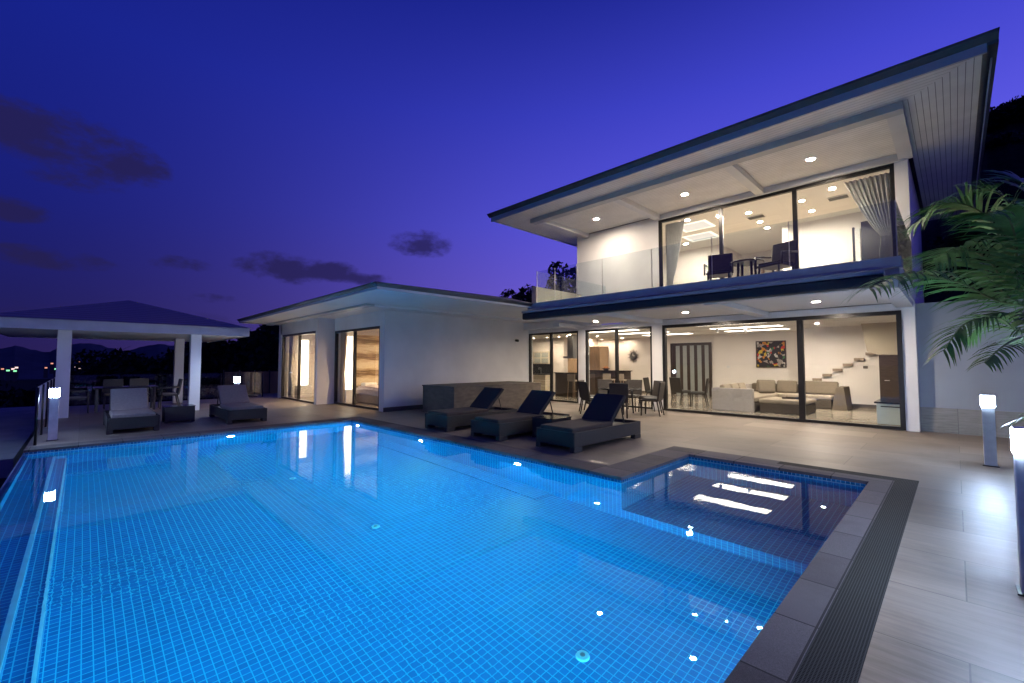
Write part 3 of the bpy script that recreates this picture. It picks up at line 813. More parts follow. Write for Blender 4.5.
V = [rf.bm.verts.new(p) for p in [A[0], A[1], (WX1 + .12, 9.3, z0), (-9.66, 9.3, z0), (-9.66, 13.2, z0), (WX0 - .12, 13.2, z0), (-12.8, hy, z0 + 4.3 * s), (-15.8, hy, z0 + 4.3 * s), (-9.66, 9.3, z0 + .3)]]
for q in ((0, 1, 6, 7), (1, 2, 8, 6), (2, 3, 8), (3, 4, 6, 8), (4, 5, 7, 6), (5, 0, 7), (5, 4, 3, 2, 1, 0)): rf.bm.faces.new([V[i] for i in q])
rf.build('roof', M['roof'], P_)
MB().cyl((-12.08, 12.1, 2.35), (-11.95, 12.1, 2.33), .05, n=10).build('wall_camera', M['frame'], P_)

# ================================================================== PAVILION
pav = thing('pavilion', 'open poolside pavilion with four square columns and pyramid shingle roof', 'pavilion', (-19.3, 1.05, 0))
P_ = pav
for (x, y) in [(-16.95, -.36), (-16.75, 2.52), (-20.2, 2.55), (-20.3, -.43)]:
    MB().box(x - .135, y - .135, 0, x + .135, y + .135, 2.36).build('column', M['plaster'], P_)
ax0, ax1, ay0, ay1 = -22.3, -16.3, -1.75, 3.85
MB().box(ax0, ay0, 2.36, ax1, ay1, 2.40).build('soffit', M['soffit_plain'], P_)
f = MB(); f.box(ax0 - .04, ay0 - .04, 2.34, ax0, ay1 + .04, 2.60); f.box(ax1, ay0 - .04, 2.34, ax1 + .04, ay1 + .04, 2.60)
f.box(ax0, ay0 - .04, 2.34, ax1, ay0, 2.60); f.box(ax0, ay1, 2.34, ax1, ay1 + .04, 2.60); f.build('fascia', M['fascia'], P_)
rf = MB(); q = .10
V = [rf.bm.verts.new(p) for p in [(ax0 - q, ay0 - q, 2.60), (ax1 + q, ay0 - q, 2.60), (ax1 + q, ay1 + q, 2.60), (ax0 - q, ay1 + q, 2.60), ((ax0 + ax1) / 2, 1.05, 3.56)]]
for qd in ((0, 1, 4), (1, 2, 4), (2, 3, 4), (3, 0, 4), (3, 2, 1, 0)): rf.bm.faces.new([V[i] for i in qd])
# shingle courses
m_, n_, b_ = base_mat('pavilion_shingle')
g_ = n_.nodes.new('ShaderNodeNewGeometry'); s_ = n_.nodes.new('ShaderNodeSeparateXYZ'); n_.links.new(g_.outputs['Position'], s_.inputs[0])
d_ = n_.nodes.new('ShaderNodeMath'); d_.operation = 'DIVIDE'; d_.inputs[1].default_value = .075; n_.links.new(s_.outputs[2], d_.inputs[0])
f_ = n_.nodes.new('ShaderNodeMath'); f_.operation = 'FRACT'; n_.links.new(d_.outputs[0], f_.inputs[0])
r_ = ramp(n_, [(0, (.06, .05, .055)), (.2, (.22, .17, .18)), (1, (.30, .23, .24))]); n_.links.new(f_.outputs[0], r_.inputs[0])
n_.links.new(r_.outputs[0], b_.inputs['Base Color']); b_.inputs['Roughness'].default_value = .6
rf.build('roof', m_, P_)

# ================================================================== GARDEN WALL (right)
gw = thing('garden_wall', 'tall grey garden wall with stone plinth beside the villa', 'wall', (4, 13.1, 0))
MB().box(-.588, 13.105, 0, 9, 13.35, 2.79).build('wall_face', M['gardenwall'], gw)
MB().box(-.577, 13.06, 0, 9, 13.10, .52).build('plinth', M['stone_plinth'], gw)
ret = MB(); ret.box(-.49, 13.36, -.3, 14, 40, 2.6); ret.build('raised_bed', M['bounce_ground'], kind='structure')  # pale instead of soil so its top throws light up to the soffit
MB().box(1.25, 3.0, -.1, 3.2, 13.0, .10).build('planting_bed', M['soil'], kind='structure')

# stone planter box against the wing
pl = thing('stone_counter', 'low brown stone clad box standing against the white wing wall', 'planter', (-10.5, 9, 0))
MB().box(-11.3, 7.35, .0, -9.75, 10.95, .78).build('cladding', M['boxstone'], pl)
MB().box(-11.32, 7.33, .78, -9.73, 10.97, .815).build('top_slab', M['boxstone'], pl)

# ================================================================== LIGHT FITTINGS
def downlight(x, y, z, label, group, em='e_down', r=.05):
    m = MB()
    # trim ring with a recessed lens, facing down
    N = 20
    rings = [(r * 1.45, 0), (r * 1.40, -.012), (r * 1.05, -.012), (r, -.004)]
    vs = [[m.bm.verts.new((rr * math.cos(2 * math.pi * k / N), rr * math.sin(2 * math.pi * k / N), zz)) for k in range(N)] for rr, zz in rings]
    for A, B in zip(vs, vs[1:]):
        for k in range(N): m.bm.faces.new([A[k], A[(k + 1) % N], B[(k + 1) % N], B[k]])
    f = m.bm.faces.new(vs[-1][::-1]); f.material_index = 1
    m.bm.faces.new(vs[0])
    m.keep = False
    o = m.build('downlight', [M['ring'], M[em]], None, label, 'downlight', group)
    o.location = (x, y, z - .001)
    return o
G1 = 'downlights under the main roof eaves'
for x, t in zip((-7.99, -5.08, -2.16), ('left', 'middle', 'right')):
    downlight(x, 11.68, ZS, f'{t} one of the three bright downlights under the main roof eaves', G1, 'e_down_out', .08)
G2 = 'downlights under the balcony'
for x, t in zip((-8.1, -4.98, -2.09), ('left', 'middle', 'right')):
    downlight(x, 11.35 if x > -7 else 11.75, 2.82 if x > -8.0 or True else 2.8, f'{t} one of the three downlights under the balcony', G2, 'e_down_low', .07)
G3 = 'downlights in the upper room ceiling'
names = ['nearest the right curtain', 'right of the second mullion, front', 'right of the second mullion, rear', 'left of the wide mullion, front', 'left of the wide mullion, middle', 'left of the wide mullion, rear', 'at the left curtain top', 'just left of the thin mullion', 'deep in the left bay above the white wall']
for (x, y), nm in zip([(-2.07, 13.55), (-2.83, 14.04), (-2.82, 15.19), (-4.19, 14.05), (-4.21, 15.22), (-4.24, 16.07), (-5.76, 13.40), (-4.93, 13.75), (-6.99, 16.09)], names):
    downlight(x, y, 5.96, 'upper room ceiling downlight ' + nm, G3, 'e_down_up', .062)
G4 = 'downlights in the ground floor ceiling'
pts4 = []
for (px, py, t) in [(817, 323, 'right of the wide mullion, left one above the stairs'), (831, 328, 'right of the wide mullion, right one above the stairs'),
        (534, 340, 'at the far left of the kitchen'), (547, 340, 'second from the left in the kitchen'), (559, 341, 'third from the left in the kitchen'), (567, 338, 'left of the extractor hood'), (570, 334.5, 'in front of the extractor hood'),
        (591, 339, 'lower left of the trio over the bar'), (597, 336, 'top of the trio over the bar'), (602, 340, 'lower right of the trio over the bar'), (622, 338, 'above and left of the sunburst clock')]:
    d_ = px_dir(px, py); k_ = (2.69 - 1.5) / d_.z; y_ = min(d_.y * k_, 19.0 if px > 575 else 15.7)
    pts4.append((d_.x * k_ * y_ / (d_.y * k_), y_, t))
for x, y, t in pts4: downlight(x, y, 2.69, 'ground floor ceiling downlight ' + t, G4, 'e_down' if x > -5 else 'e_down_kit', .045)
for x, y, t in [(-17.0, 7.0, 'far bedroom ceiling downlight beside the lit blind'), (-13.5, 8.6, 'near bedroom ceiling downlight over the bed')]:
    downlight(x, y, 2.70, t, 'downlights in the bedroom ceilings', 'e_down_bed', .05)
# strip lights recessed in the living room ceiling
k = 0
for (xa, xb, y, t) in [(-6.0, -3.9, 14.25, 'nearest the window, in the sofa half of the living room'), (-6.1, -3.9, 16.05, 'middle one above the corner sofa'), (-6.2, -4.1, 17.75, 'rearmost above the corner sofa'),
                       (-10.3, -8.1, 14.35, 'nearest the window above the dining half'), (-10.0, -7.8, 16.15, 'middle one above the dining half'), (-9.7, -7.6, 17.85, 'rear one above the dining half')]:
    o = thing('strip_light', 'long warm ceiling strip light ' + t, 'ceiling light', ((xa + xb) / 2, y, 2.69), 0, 'strip lights in the ground floor ceiling')
    h = .28; m = MB(); m.box(xa - .03, y - h - .03, 2.675, xb + .03, y - h, 2.689); m.box(xa - .03, y + h, 2.675, xb + .03, y + h + .03, 2.689); m.box(xa - .03, y - h, 2.675, xa, y + h, 2.689); m.box(xb, y - h, 2.675, xb + .03, y + h, 2.689)
    m.build('trim', M['ring'], o)
    MB().box(xa, y - h + .001, 2.678, xb, y + h - .001, 2.689).build('diffuser', M['e_strip'], o)
# coves upstairs
for (xa, xb, ya, yb, t) in [(-6.35, -5.35, 13.75, 14.65, 'front'), (-6.7, -5.7, 15.1, 16.0, 'rear')]:
    o = thing('cove_light', f'{t} glowing square ceiling cove in the left bay of the upper room', 'ceiling light', ((xa + xb) / 2, (ya + yb) / 2, 5.96), 0, 'ceiling coves in the upper room')
    m = MB(); q = .09
    m.box(xa, ya, 5.945, xb, ya + q, 5.959); m.box(xa, yb - q, 5.945, xb, yb, 5.959); m.box(xa, ya + q, 5.945, xa + q, yb - q, 5.959); m.box(xb - q, ya + q, 5.945, xb, yb - q, 5.959)
    m.build('glowing_rim', M['e_cove'], o)
    MB().box(xa + q + .001, ya + q + .001, 5.95, xb - q - .001, yb - q - .001, 5.9595).build('inner_panel', M['e_cove_in'], o)
# hanging spot cans
for (x, y, t) in [(-5.75, 15.6, 'left'), (-4.95, 15.9, 'right')]:
    o = thing('spot_can', f'small white ceiling spot, the {t} of the two between the strip lights', 'spotlight', (x, y, 2.69))
    MB().cyl((x, y, 2.69), (x, y, 2.62), .02, n=8).build('stem', M['ring'], o); MB().cyl((x, y, 2.64), (x + .03, y, 2.52), .045, n=12).build('can', M['ring'], o); MB().cyl((x + .031, y, 2.518), (x + .032, y, 2.512), .036, n=12).build('lens', M['e_cove'], o)
# vents upstairs
for (x, y, t) in [(-4.15, 14.6, 'left of the thick mullion'), (-2.08, 14.45, 'beside the right curtain')]:
    o = thing('ceiling_vent', f'dark slotted air vent in the upper room ceiling {t}', 'vent', (x, y, 5.96))
    m = MB(); m.box(x - .22, y - .17, 5.935, x + .22, y - .15, 5.959); m.box(x - .22, y + .15, 5.935, x + .22, y + .17, 5.959)
    m.build('frame', M['ring'], o)
    m = MB()
    for i in range(7): m.box(x - .21, y - .145 + i * .042, 5.938, x + .21, y - .117 + i * .042, 5.955)
    m.build('slats', M['wicker_grey'], o)

def bollard(x, y, label, h=1.0, post='post', lens='e_bollard'):
    o = thing('bollard_lamp', label, 'bollard light', (x, y, 0), 0, 'square bollard lamps round the pool deck')
    w = .064
    MB().rbox(-w - .02, -w - .02, 0, w + .02, w + .02, .012, .004).build('base_plate', M['frame'], o, local=True)
    MB().rbox(-w, -w, .012, w, w, h - .17, .006).build('post', M[post], o, local=True)
    MB().rbox(-w - .006, -w - .006, h - .17, w + .006, w + .006, h - .012, .004).build('lamp_lens', M[lens], o, local=True)
    MB().rbox(-w, -w, h - .012, w, w, h, .003).build('cap', M[post], o, local=True)
    return o
bollard(.315, 4.42, 'nearest lit bollard lamp, cut off by the right side of the picture', 1.07)
bollard(.31, 9.42, 'lit bollard lamp in front of the grey garden wall', 1.02)
bollard(-12.22, -.36, 'lit bollard lamp at the pool corner beside the pavilion', 1.0, lens='e_bollard_far')
bollard(-15.7, 3.45, 'lit bollard lamp standing behind the far grey lounger', 1.04, lens='e_bollard_far')

# underwater lamps
def pool_lamp(x, y, z, nx, ny, label, power, spread=110, tilt=.50, aim=None):
    o = thing('pool_light', label, 'pool light', (x, y, z), 0, 'round underwater lights')
    n_ = Vector((nx, ny, 0))
    c = Vector((x, y, z))
    MB().cyl(c, c + n_ * .012, .085, n=24).build('bezel', M['ring'], o)
    MB().cyl(c + n_ * .0125, c + n_ * .016, .065, n=24).build('lens', M['e_pool'], o)
    l = bpy.data.lights.new('pool_lamp_light', 'AREA'); l.shape = 'DISK'; l.size = .12; l.energy = power; l.color = (.06, .79, 1.0)
    try: l.spread = R(spread)
    except Exception: pass
    lo = bpy.data.objects.new('lamp_light', l); COL.objects.link(lo); lo.parent = o
    lo.location = n_ * .03
    d = ((aim if aim else n_) + Vector((0, 0, -tilt))).normalized()
    lo.rotation_euler = d.to_track_quat('-Z', 'Y').to_euler()
for x, t in ((-10.66, 'farthest'), (-7.77, 'middle'), (-4.97, 'nearest')):
    pool_lamp(x, PY1, -.30, 0, -1, f'{t} of the three underwater lights in the lounger side wall', 135, 165, .8)
pool_lamp(PXL, 2.35, -.30, 1, 0, 'underwater light in the far end wall below the grey lounger', 165, 170, .55)
pool_lamp(PXR, 1.75, -.42, -1, 0, 'underwater light in the near end wall below the camera', 600, 145, .85, Vector((-1, .16, 0)))
# floor fittings
def floor_fit(x, y, label, r=.055):
    o = thing('floor_inlet', label, 'pool inlet', (x, y, D2), 0, 'round fittings on the pool floor')
    MB().cyl((x, y, D2), (x, y, D2 + .02), r, r * .85, n=24).build('plate', M['pool_edge'], o)
    MB().cyl((x, y, D2 + .02), (x, y, D2 + .025), .02, n=12).build('screw', M['metal'], o)

floor_fit(-2.06, 2.78, 'round pale inlet on the pool floor, nearest the camera')
floor_fit(-5.06, 2.63, 'round pale inlet on the middle of the pool floor')
floor_fit(-7.62, 2.5, 'round pale inlet on the far part of the pool floor')

# ================================================================== LOUNGERS
def lounger(label, light=False):
    cu = M['cushion_light'] if light else M['cushion']; sl = M['cushion_light'] if light else M['sling']
    o = thing('sun_lounger', label, 'sun lounger', (0, 0, 0), 0, 'wicker sun loungers around the pool')
    W = .43; L = 2.15; H = .33
    b = MB()
    for s in (-1, 1): b.rbox(s * W - .03 if s > 0 else -W - .0, .0, .085, s * W if s > 0 else -W + .03, L, H, .008)
    b.rbox(-W + .031, 0, .085, W - .031, .03, H, .008); b.rbox(-W + .031, L - .03, .085, W - .031, L, H, .008)
    b.box(-W + .031, .031, .24, W - .031, L - .031, .27)
    b.build('base', M['wicker'], o, local=True)
    for sx in (-1, 1):
        for y in (.0, L - .22):
            MB().rbox(sx * W - (.10 if sx > 0 else 0), y, 0, sx * W + (.10 if sx < 0 else 0), y + .22, .084, .006).build('leg', M['wicker'], o, local=True)
    MB().rbox(-W + .07, .03, H - .03, W - .07, 1.27, H + .065, .03, 3).build('seat_cushion', cu, o, local=True)
    mt = Matrix.Translation((0, 1.27, H + .01)) @ Matrix.Rotation(R(43), 4, 'X')
    MB().rbox(-W + .09, 0, 0, W - .09, .71, .03, .01, 2, mt).build('backrest', M['wicker'], o, local=True)
    mt2 = Matrix.Translation((0, 1.27, H + .01)) @ Matrix.Rotation(R(43), 4, 'X')
    MB().rbox(-W + .095, .0, .031, W - .095, .69, .085, .025, 3, mt2).build('back_cushion', sl, o, local=True)
    MB().tube([(-W + .1, 1.70, H - .02), (-W + .1, 1.60, .63)], .012, 6).tube([(W - .1, 1.70, H - .02), (W - .1, 1.60, .63)], .012, 6).build('prop', M['frame'], o, local=True)
    return o
l1 = lounger('dark lounger with raised back, nearest of the three beside the pool')
place(l1, (-4.86, 5.80, 0), 0)
place(copy_tree(l1), (-6.52, 5.66, 0), 0, 'dark lounger with raised back, middle one of the three beside the pool')
place(copy_tree(l1), (-8.12, 5.62, 0), 0, 'dark lounger with raised back, farthest of the three, next to the stone box')
l2 = lounger('grey lounger in front of the pavilion table', True)
place(l2, (-12.33, .83, 0), R(90))
place(copy_tree(l2), (-12.35, 2.97, 0), R(90), 'grey lounger in front of the far lit bollard, right of the pavilion columns')

def side_table(label, loc, sx, sy, h=.40):
    o = thing('side_table', label, 'side table', loc, 0, 'wicker side tables between the loungers')
    m = MB(); m.rbox(-sx, -sy, .04, sx, sy, h - .012, .01); m.build('body', M['wicker'], o, local=True)
    m = MB()
    for a in (-1, 1):
        for b in (-1, 1): m.box(a * sx * .9 - .03, b * sy * .9 - .03, 0, a * sx * .9 + .03, b * sy * .9 + .03, .04)
    m.build('feet', M['wicker'], o, local=True)
    MB().rbox(-sx - .01, -sy - .01, h - .011, sx + .01, sy + .01, h, .003).build('glass_top', M['black_stone'], o, local=True)
side_table('dark wicker side table between the two nearest loungers', (-5.72, 6.75, 0), .26, .30)
side_table('dark wicker side table between the two grey loungers', (-13.85, 1.78, 0), .28, .30)

# ================================================================== CHAIRS AND TABLES
def chair(label, kind='wicker', group='wicker dining chairs', arms=False, m1=None, m2=None):
    o = thing('dining_chair', label, 'chair', (0, 0, 0), 0, group)
    m1 = m1 or M['wicker']; m2 = m2 or M['cushion_light']
    MB().rbox(-.24, -.23, .40, .24, .24, .45, .012).build('seat', m1, o, local=True)
    MB().rbox(-.22, -.21, .451, .22, .20, .49, .015).build('seat_cushion', m2, o, local=True)
    mt = Matrix.Translation((0, .22, .45)) @ Matrix.Rotation(R(-9), 4, 'X')
    MB().rbox(-.25, 0, -.02, .25, .05, .50, .015, 2, mt).build('backrest', m1, o, local=True)
    for sx in (-1, 1):
        MB().tube([(sx * .20, -.20, .40), (sx * .21, -.22, 0)], [.022, .016], 8).build('leg', m1, o, local=True)
        MB().tube([(sx * .20, .22, .40), (sx * .21, .30, 0)], [.022, .016], 8).build('leg', m1, o, local=True)
        if arms:
            MB().tube([(sx * .27, -.20, .40), (sx * .27, -.20, .64), (sx * .27, .0, .66), (sx * .27, .26, .68)], [.02, .02, .022, .02], 8).build('armrest', m1, o, local=True)
    return o
def round_table(label, loc, r, h=.74, m=None, cat='table'):
    o = thing('round_table', label, cat, loc)
    m = m or M['wicker']
    MB().cyl((0, 0, h - .035), (0, 0, h), r, r, n=40).build('tabletop', M['black_stone'] if m is M['wicker'] else m, o, local=True)
    for k in range(4):
        a = R(45 + 90 * k); c, s = math.cos(a), math.sin(a)
        MB().tube([(c * r * .55, s * r * .55, h - .035), (c * r * .62, s * r * .62, 0)], [.03, .022], 8).build('leg', m, o, local=True)
    return o
# terrace dining set in front of the windows
tc_ = (-6.95, 11.3)
round_table('round dark dining table in front of the ground floor windows', (*tc_, 0), .62)
ch = chair('dining chair at the right of the outdoor round table, seen side on', m1=M['wicker_brown'], m2=M['wicker_grey'])
labs = ['dining chair at the right of the outdoor round table, seen side on', 'dining chair behind the outdoor round table, right of centre', 'dining chair behind the outdoor round table, under the sunburst clock', 'dining chair at the left rear of the outdoor round table', 'dining chair at the left of the outdoor round table beside the raised lounger back', 'dining chair at the near side of the outdoor round table, its back to the pool', 'dining chair at the near left of the outdoor round table, partly behind the lounger back']
for i, (a, lab) in enumerate(zip((12, 55, 100, 145, 195, 300, 245), labs)):
    c = ch if i == 0 else copy_tree(ch)
    x, y = tc_[0] + .90 * math.cos(R(a)), tc_[1] + .90 * math.sin(R(a))
    place(c, (x, y, 0), R(a - 90), lab)
# indoor chairs beyond the glass
for i, (x, y, rz, lab) in enumerate([(-6.15, 14.9, R(-75), 'indoor chair beyond the glass, facing the folding door, left of the sofa'), (-6.9, 15.3, R(160), 'indoor chair beyond the glass in front of the folding door'), (-7.4, 14.3, R(100), 'indoor chair beyond the glass at the window column')]):
    place(copy_tree(ch), (x, y, .012), rz, lab)['group'] = 'indoor chairs beyond the living room glass'
# pavilion set
pt = (-18.2, 1.0)
t = thing('dining_table', 'dark rectangular dining table under the pavilion roof', 'table', (*pt, 0))
MB().rbox(-.45, -.75, .70, .45, .75, .74, .008).build('tabletop', M['black_stone'], t, local=True)
for sx in (-1, 1):
    for sy in (-1, 1): MB().rbox(sx * .38 - .03, sy * .66 - .03, 0, sx * .38 + .03, sy * .66 + .03, .699, .005).build('leg', M['wicker_grey'], t, local=True)
cg = chair('pavilion armchair left of the table', group='armchairs under the pavilion', arms=True, m1=M['wicker_grey'])
for i, (x, y, rz, lab) in enumerate([(-18.1, -.05, R(180), 'pavilion armchair at the left end of the table'), (-18.2, 2.05, R(0), 'pavilion armchair at the right end of the table, near the columns'),
                                     (-19.2, .75, R(90), 'pavilion armchair behind the table, left one'), (-19.2, 1.4, R(90), 'pavilion armchair behind the table, right one')]):
    place(cg if i == 0 else copy_tree(cg), (x, y, 0), rz, lab)
# balcony set
bc = chair('dark balcony armchair left of the small table', group='dark armchairs on the balcony', arms=True, m1=M['dark_wood'], m2=M['cushion'])
place(bc, (-3.95, 10.95, 3.14), R(15), 'dark balcony armchair left of the small table', (1.12, 1.12, 1.12))
place(copy_tree(bc), (-2.72, 10.85, 3.14), R(-20), 'dark balcony armchair right of the small table', (1.12, 1.12, 1.12))
round_table('small dark round table between the two balcony armchairs', (-3.38, 11.1, 3.14), .36, .72, M['dark_wood'])

# ================================================================== LIVING ROOM FURNITURE
sf = thing('corner_sofa', 'large taupe corner sofa with pale side panel behind the living room glass', 'sofa', (-4, 16, .012))
z0 = .012
MB().rbox(-5.4, 14.1, z0, -4.22, 14.25, .70, .02).build('side_panel', M['sofa_white'], sf)
MB().rbox(-5.4, 14.26, z0, -5.25, 17.6, .70, .02).build('side_panel', M['sofa_white'], sf)
MB().rbox(-5.24, 14.26, z0, -4.25, 16.7, .30, .03).build('base', M['sofa_dark'], sf)
MB().rbox(-5.24, 14.27, .301, -4.22, 16.7, .44, .04).build('seat', M['sofa_seat'], sf)
MB().rbox(-5.24, 16.71, z0, -2.75, 17.6, .30, .03).build('base', M['sofa_dark'], sf)
MB().rbox(-5.24, 16.71, .301, -2.75, 17.4, .44, .04).build('seat', M['sofa_seat'], sf)
MB().rbox(-5.24, 17.41, .30, -2.75, 17.62, .74, .05).build('backrest', M['sofa'], sf)
MB().prism([(-2.74, 16.6, z0), (-2.35, 16.6, z0), (-2.42, 16.6, .72), (-2.62, 16.6, .72)], (0, 1.0, 0)).build('armrest', M['sofa'], sf)
for i, x in enumerate((-4.75, -4.1, -3.45, -2.95)):
    mt = Matrix.Translation((x, 17.25, .44)) @ Matrix.Rotation(R(-14), 4, 'X')
    MB().rbox(-.30, -.06, 0, .30, .10, .44, .06, 3, mt).build('back_cushion', M['sofa'], sf)
for i, (y, t) in enumerate(((14.7, ''), (15.4, ''), (16.1, ''))):
    mt = Matrix.Translation((-5.12, y, .44)) @ Matrix.Rotation(R(90), 4, 'Z') @ Matrix.Rotation(R(-16), 4, 'X')
    MB().rbox(-.30, -.08, 0, .30, .08, .36, .06, 3, mt).build('back_cushion', M['sofa_seat'], sf)
mt = Matrix.Translation((-4.45, 16.35, .46)) @ Matrix.Rotation(R(30), 4, 'Z') @ Matrix.Rotation(R(-20), 4, 'X')
MB().rbox(-.26, -.08, 0, .26, .08, .44, .07, 3, mt).build('throw_pillow', M['sofa'], sf)
ot = thing('ottoman', 'low square ottoman with beige top and brown sides inside the corner sofa', 'ottoman', (-3.5, 15.0, z0))
MB().rbox(-4.12, 14.35, z0, -2.95, 15.6, .30, .03).build('base', M['sofa_dark'], ot); MB().rbox(-4.14, 14.33, .301, -2.93, 15.62, .41, .04).build('cushion', M['sofa_seat'], ot)
tr = thing('serving_tray', 'dark serving tray lying on the beige ottoman', 'tray', (-3.4, 15.0, .411))
m = MB(); m.rbox(-3.65, 14.85, .411, -3.15, 15.2, .425, .005).build('tray_base', M['dark_wood'], tr)
m = MB(); m.box(-3.65, 14.85, .426, -3.15, 14.87, .455); m.box(-3.65, 15.18, .426, -3.15, 15.2, .455); m.box(-3.65, 14.87, .426, -3.63, 15.18, .455); m.box(-3.17, 14.87, .426, -3.15, 15.18, .455); m.build('tray_rim', M['dark_wood'], tr)
art = thing('painting', 'square abstract painting, black with red, yellow and grey shapes, above the sofa', 'painting', (-5.1, 19.45, 1.8))
m = MB(); x0, x1, a0, a1 = -5.66, -4.60, 1.28, 2.34
m.box(x0, 19.44, a0, x1, 19.49, a0 + .035); m.box(x0, 19.44, a1 - .035, x1, 19.49, a1); m.box(x0, 19.44, a0 + .035, x0 + .035, 19.49, a1 - .035); m.box(x1 - .035, 19.44, a0 + .035, x1, 19.49, a1 - .035)
m.build('frame', M['dark_wood'], art); MB().box(x0 + .036, 19.455, a0 + .036, x1 - .036, 19.48, a1 - .036).build('canvas', M['art'], art)
ck = thing('sunburst_clock', 'dark round sunburst wall clock between the ground floor columns', 'clock', (-11.2, 19.46, 1.8))
m = MB(); m.cyl((-11.2, 19.48, 1.8), (-11.2, 19.44, 1.8), .17, n=24); m.build('face', M['wicker_grey'], ck)
m = MB()
for k in range(20):
    a = 2 * math.pi * k / 20; r1 = .36 if k % 2 else .29
    c, s = math.cos(a), math.sin(a)
    m.prism([(-11.2 + c * .15 - s * .025, 19.465, 1.8 + s * .15 + c * .025), (-11.2 + c * .15 + s * .025, 19.465, 1.8 + s * .15 - c * .025), (-11.2 + c * r1, 19.465, 1.8 + s * r1)], (0, .012, 0))
m.build('rays', M['dark_wood'], ck)
m = MB(); m.box(-11.21, 19.43, 1.8, -11.19, 19.438, 1.92); m.box(-11.2, 19.43, 1.79, -11.1, 19.438, 1.81); m.build('hands', M['ring'], ck)
sb = thing('sideboard', 'pale teal sideboard with dark top at the right end of the living room', 'sideboard', (-1.1, 14, z0))
MB().rbox(-1.38, 13.75, z0, -.80, 14.9, .50, .01).build('body', M['teal'], sb); MB().rbox(-1.42, 13.72, .501, -.79, 14.92, .54, .005).build('top', M['black_stone'], sb)
MB().box(-1.30, 13.735, .42, -.86, 13.749, .445).build('handle', M['frame'], sb)
# kitchen
kc = thing('kitchen_units', 'cream kitchen units with grey glass wall cupboards and dark splashback', 'kitchen units', (-15, 16.3, z0))
x0, x1 = -16.4, -13.95
m = MB()
for i in range(3):
    a = x0 + i * (x1 - x0) / 3
    m.rbox(a + .01, 16.0, .08, a + (x1 - x0) / 3 - .01, 16.59, .33, .008); m.rbox(a + .01, 16.0, .35, a + (x1 - x0) / 3 - .01, 16.59, .60, .008); m.rbox(a + .01, 16.0, .62, a + (x1 - x0) / 3 - .01, 16.59, .86, .008)
m.build('drawer_units', M['cabinet'], kc)
MB().box(x0, 15.97, .87, x1, 16.59, .91).build('worktop', M['black_stone'], kc)
MB().box(x0, 16.56, .915, x1, 16.598, 1.40).build('splashback', M['black_stone'], kc)
m = MB(); m.box(x0, 16.25, 1.41, x1, 16.598, 2.02); m.build('wall_cupboard', M['cabinet'], kc)
m = MB()
for i in range(5):
    for j in range(2):
        a = x0 + i * (x1 - x0) / 5; m.box(a + .04, 16.235, 1.44 + j * .29, a + (x1 - x0) / 5 - .04, 16.249, 1.68 + j * .29)
m.build('cupboard_glass', M['cabinet_glass'], kc)
MB().tube([(-14.5, 16.3, .91), (-14.5, 16.3, 1.2), (-14.5, 16.15, 1.22), (-14.5, 16.15, 1.12)], .015, 8).build('tap', M['metal'], kc)
isl = thing('kitchen_island', 'long dark kitchen island with black worktop', 'kitchen island', (-11.5, 15.3, z0))
MB().box(-12.5, 15.0, z0, -10.9, 15.75, 1.0).build('body', M['dark_wood'], isl); MB().box(-12.55, 14.95, 1.001, -10.85, 15.8, 1.04).build('worktop', M['black_stone'], isl)
bar = thing('bar_counter', 'dark bar counter below the sunburst clock wall', 'bar counter', (-10, 17.2, z0))
MB().box(-12.6, 17.0, z0, -10.2, 17.5, 1.08).build('body', M['dark_wood'], bar); MB().box(-12.65, 16.9, 1.081, -10.15, 17.55, 1.12).build('top', M['black_stone'], bar)
hd = thing('extractor_hood', 'tall stainless extractor hood hanging over the kitchen island', 'extractor hood', (-11.9, 15.4, 2.7))
MB().box(-12.0, 15.25, 1.75, -11.7, 15.55, 2.738).build('chimney', M['metal'], hd); MB().box(-12.15, 15.1, 1.66, -11.55, 15.7, 1.749).build('canopy', M['metal'], hd)
tu = thing('tall_units', 'tall oak and white kitchen units with built in dark oven', 'kitchen units', (-13.2, 18, z0))
m = MB(); m.rbox(-13.28, 18.7, z0, -12.65, 19.49, 2.3, .01); m.build('oak_door', M['oakpanel'], tu)
MB().rbox(-13.29, 16.9, z0, -12.75, 17.6, 2.2, .01).build('oak_door', M['oakpanel'], tu)
def stool(label):
    o = thing('bar_stool', label, 'bar stool', (0, 0, 0), 0, 'bar stools in the kitchen')
    MB().rbox(-.2, -.2, .68, .2, .2, .74, .015).build('seat', M['sofa_seat'], o, local=True)
    MB().rbox(-.2, .17, .741, .2, .2, .98, .01).build('backrest', M['sofa_seat'], o, local=True)
    for a in (-1, 1):
        for b in (-1, 1): MB().tube([(a * .16, b * .16, .68), (a * .19, b * .19, 0)], .018, 6).build('leg', M['oakpanel'], o, local=True)
    MB().box(-.18, -.185, .25, .18, -.165, .28).build('footrest', M['oakpanel'], o, local=True)
    return o
s1 = stool('pale bar stool in front of the kitchen island')
place(s1, (-11.2, 14.65, z0), R(180))
place(copy_tree(s1), (-10.75, 16.6, z0), R(180), 'pale bar stool left one at the bar counter')
place(copy_tree(s1), (-10.1, 16.6, z0), R(180), 'pale bar stool right one at the bar counter')
bowl = thing('fruit_bowl', 'bowl of orange fruit on the bar counter', 'fruit bowl', (-11.3, 17.2, 1.12))
MB().cyl((0, 0, 0), (0, 0, .09), .08, .2, n=20).build('bowl', M['black_stone'], bowl, local=True)
M['fruit'] = mat('orange_fruit', (.50, .16, .03), .5, .1, 8)
m = MB()
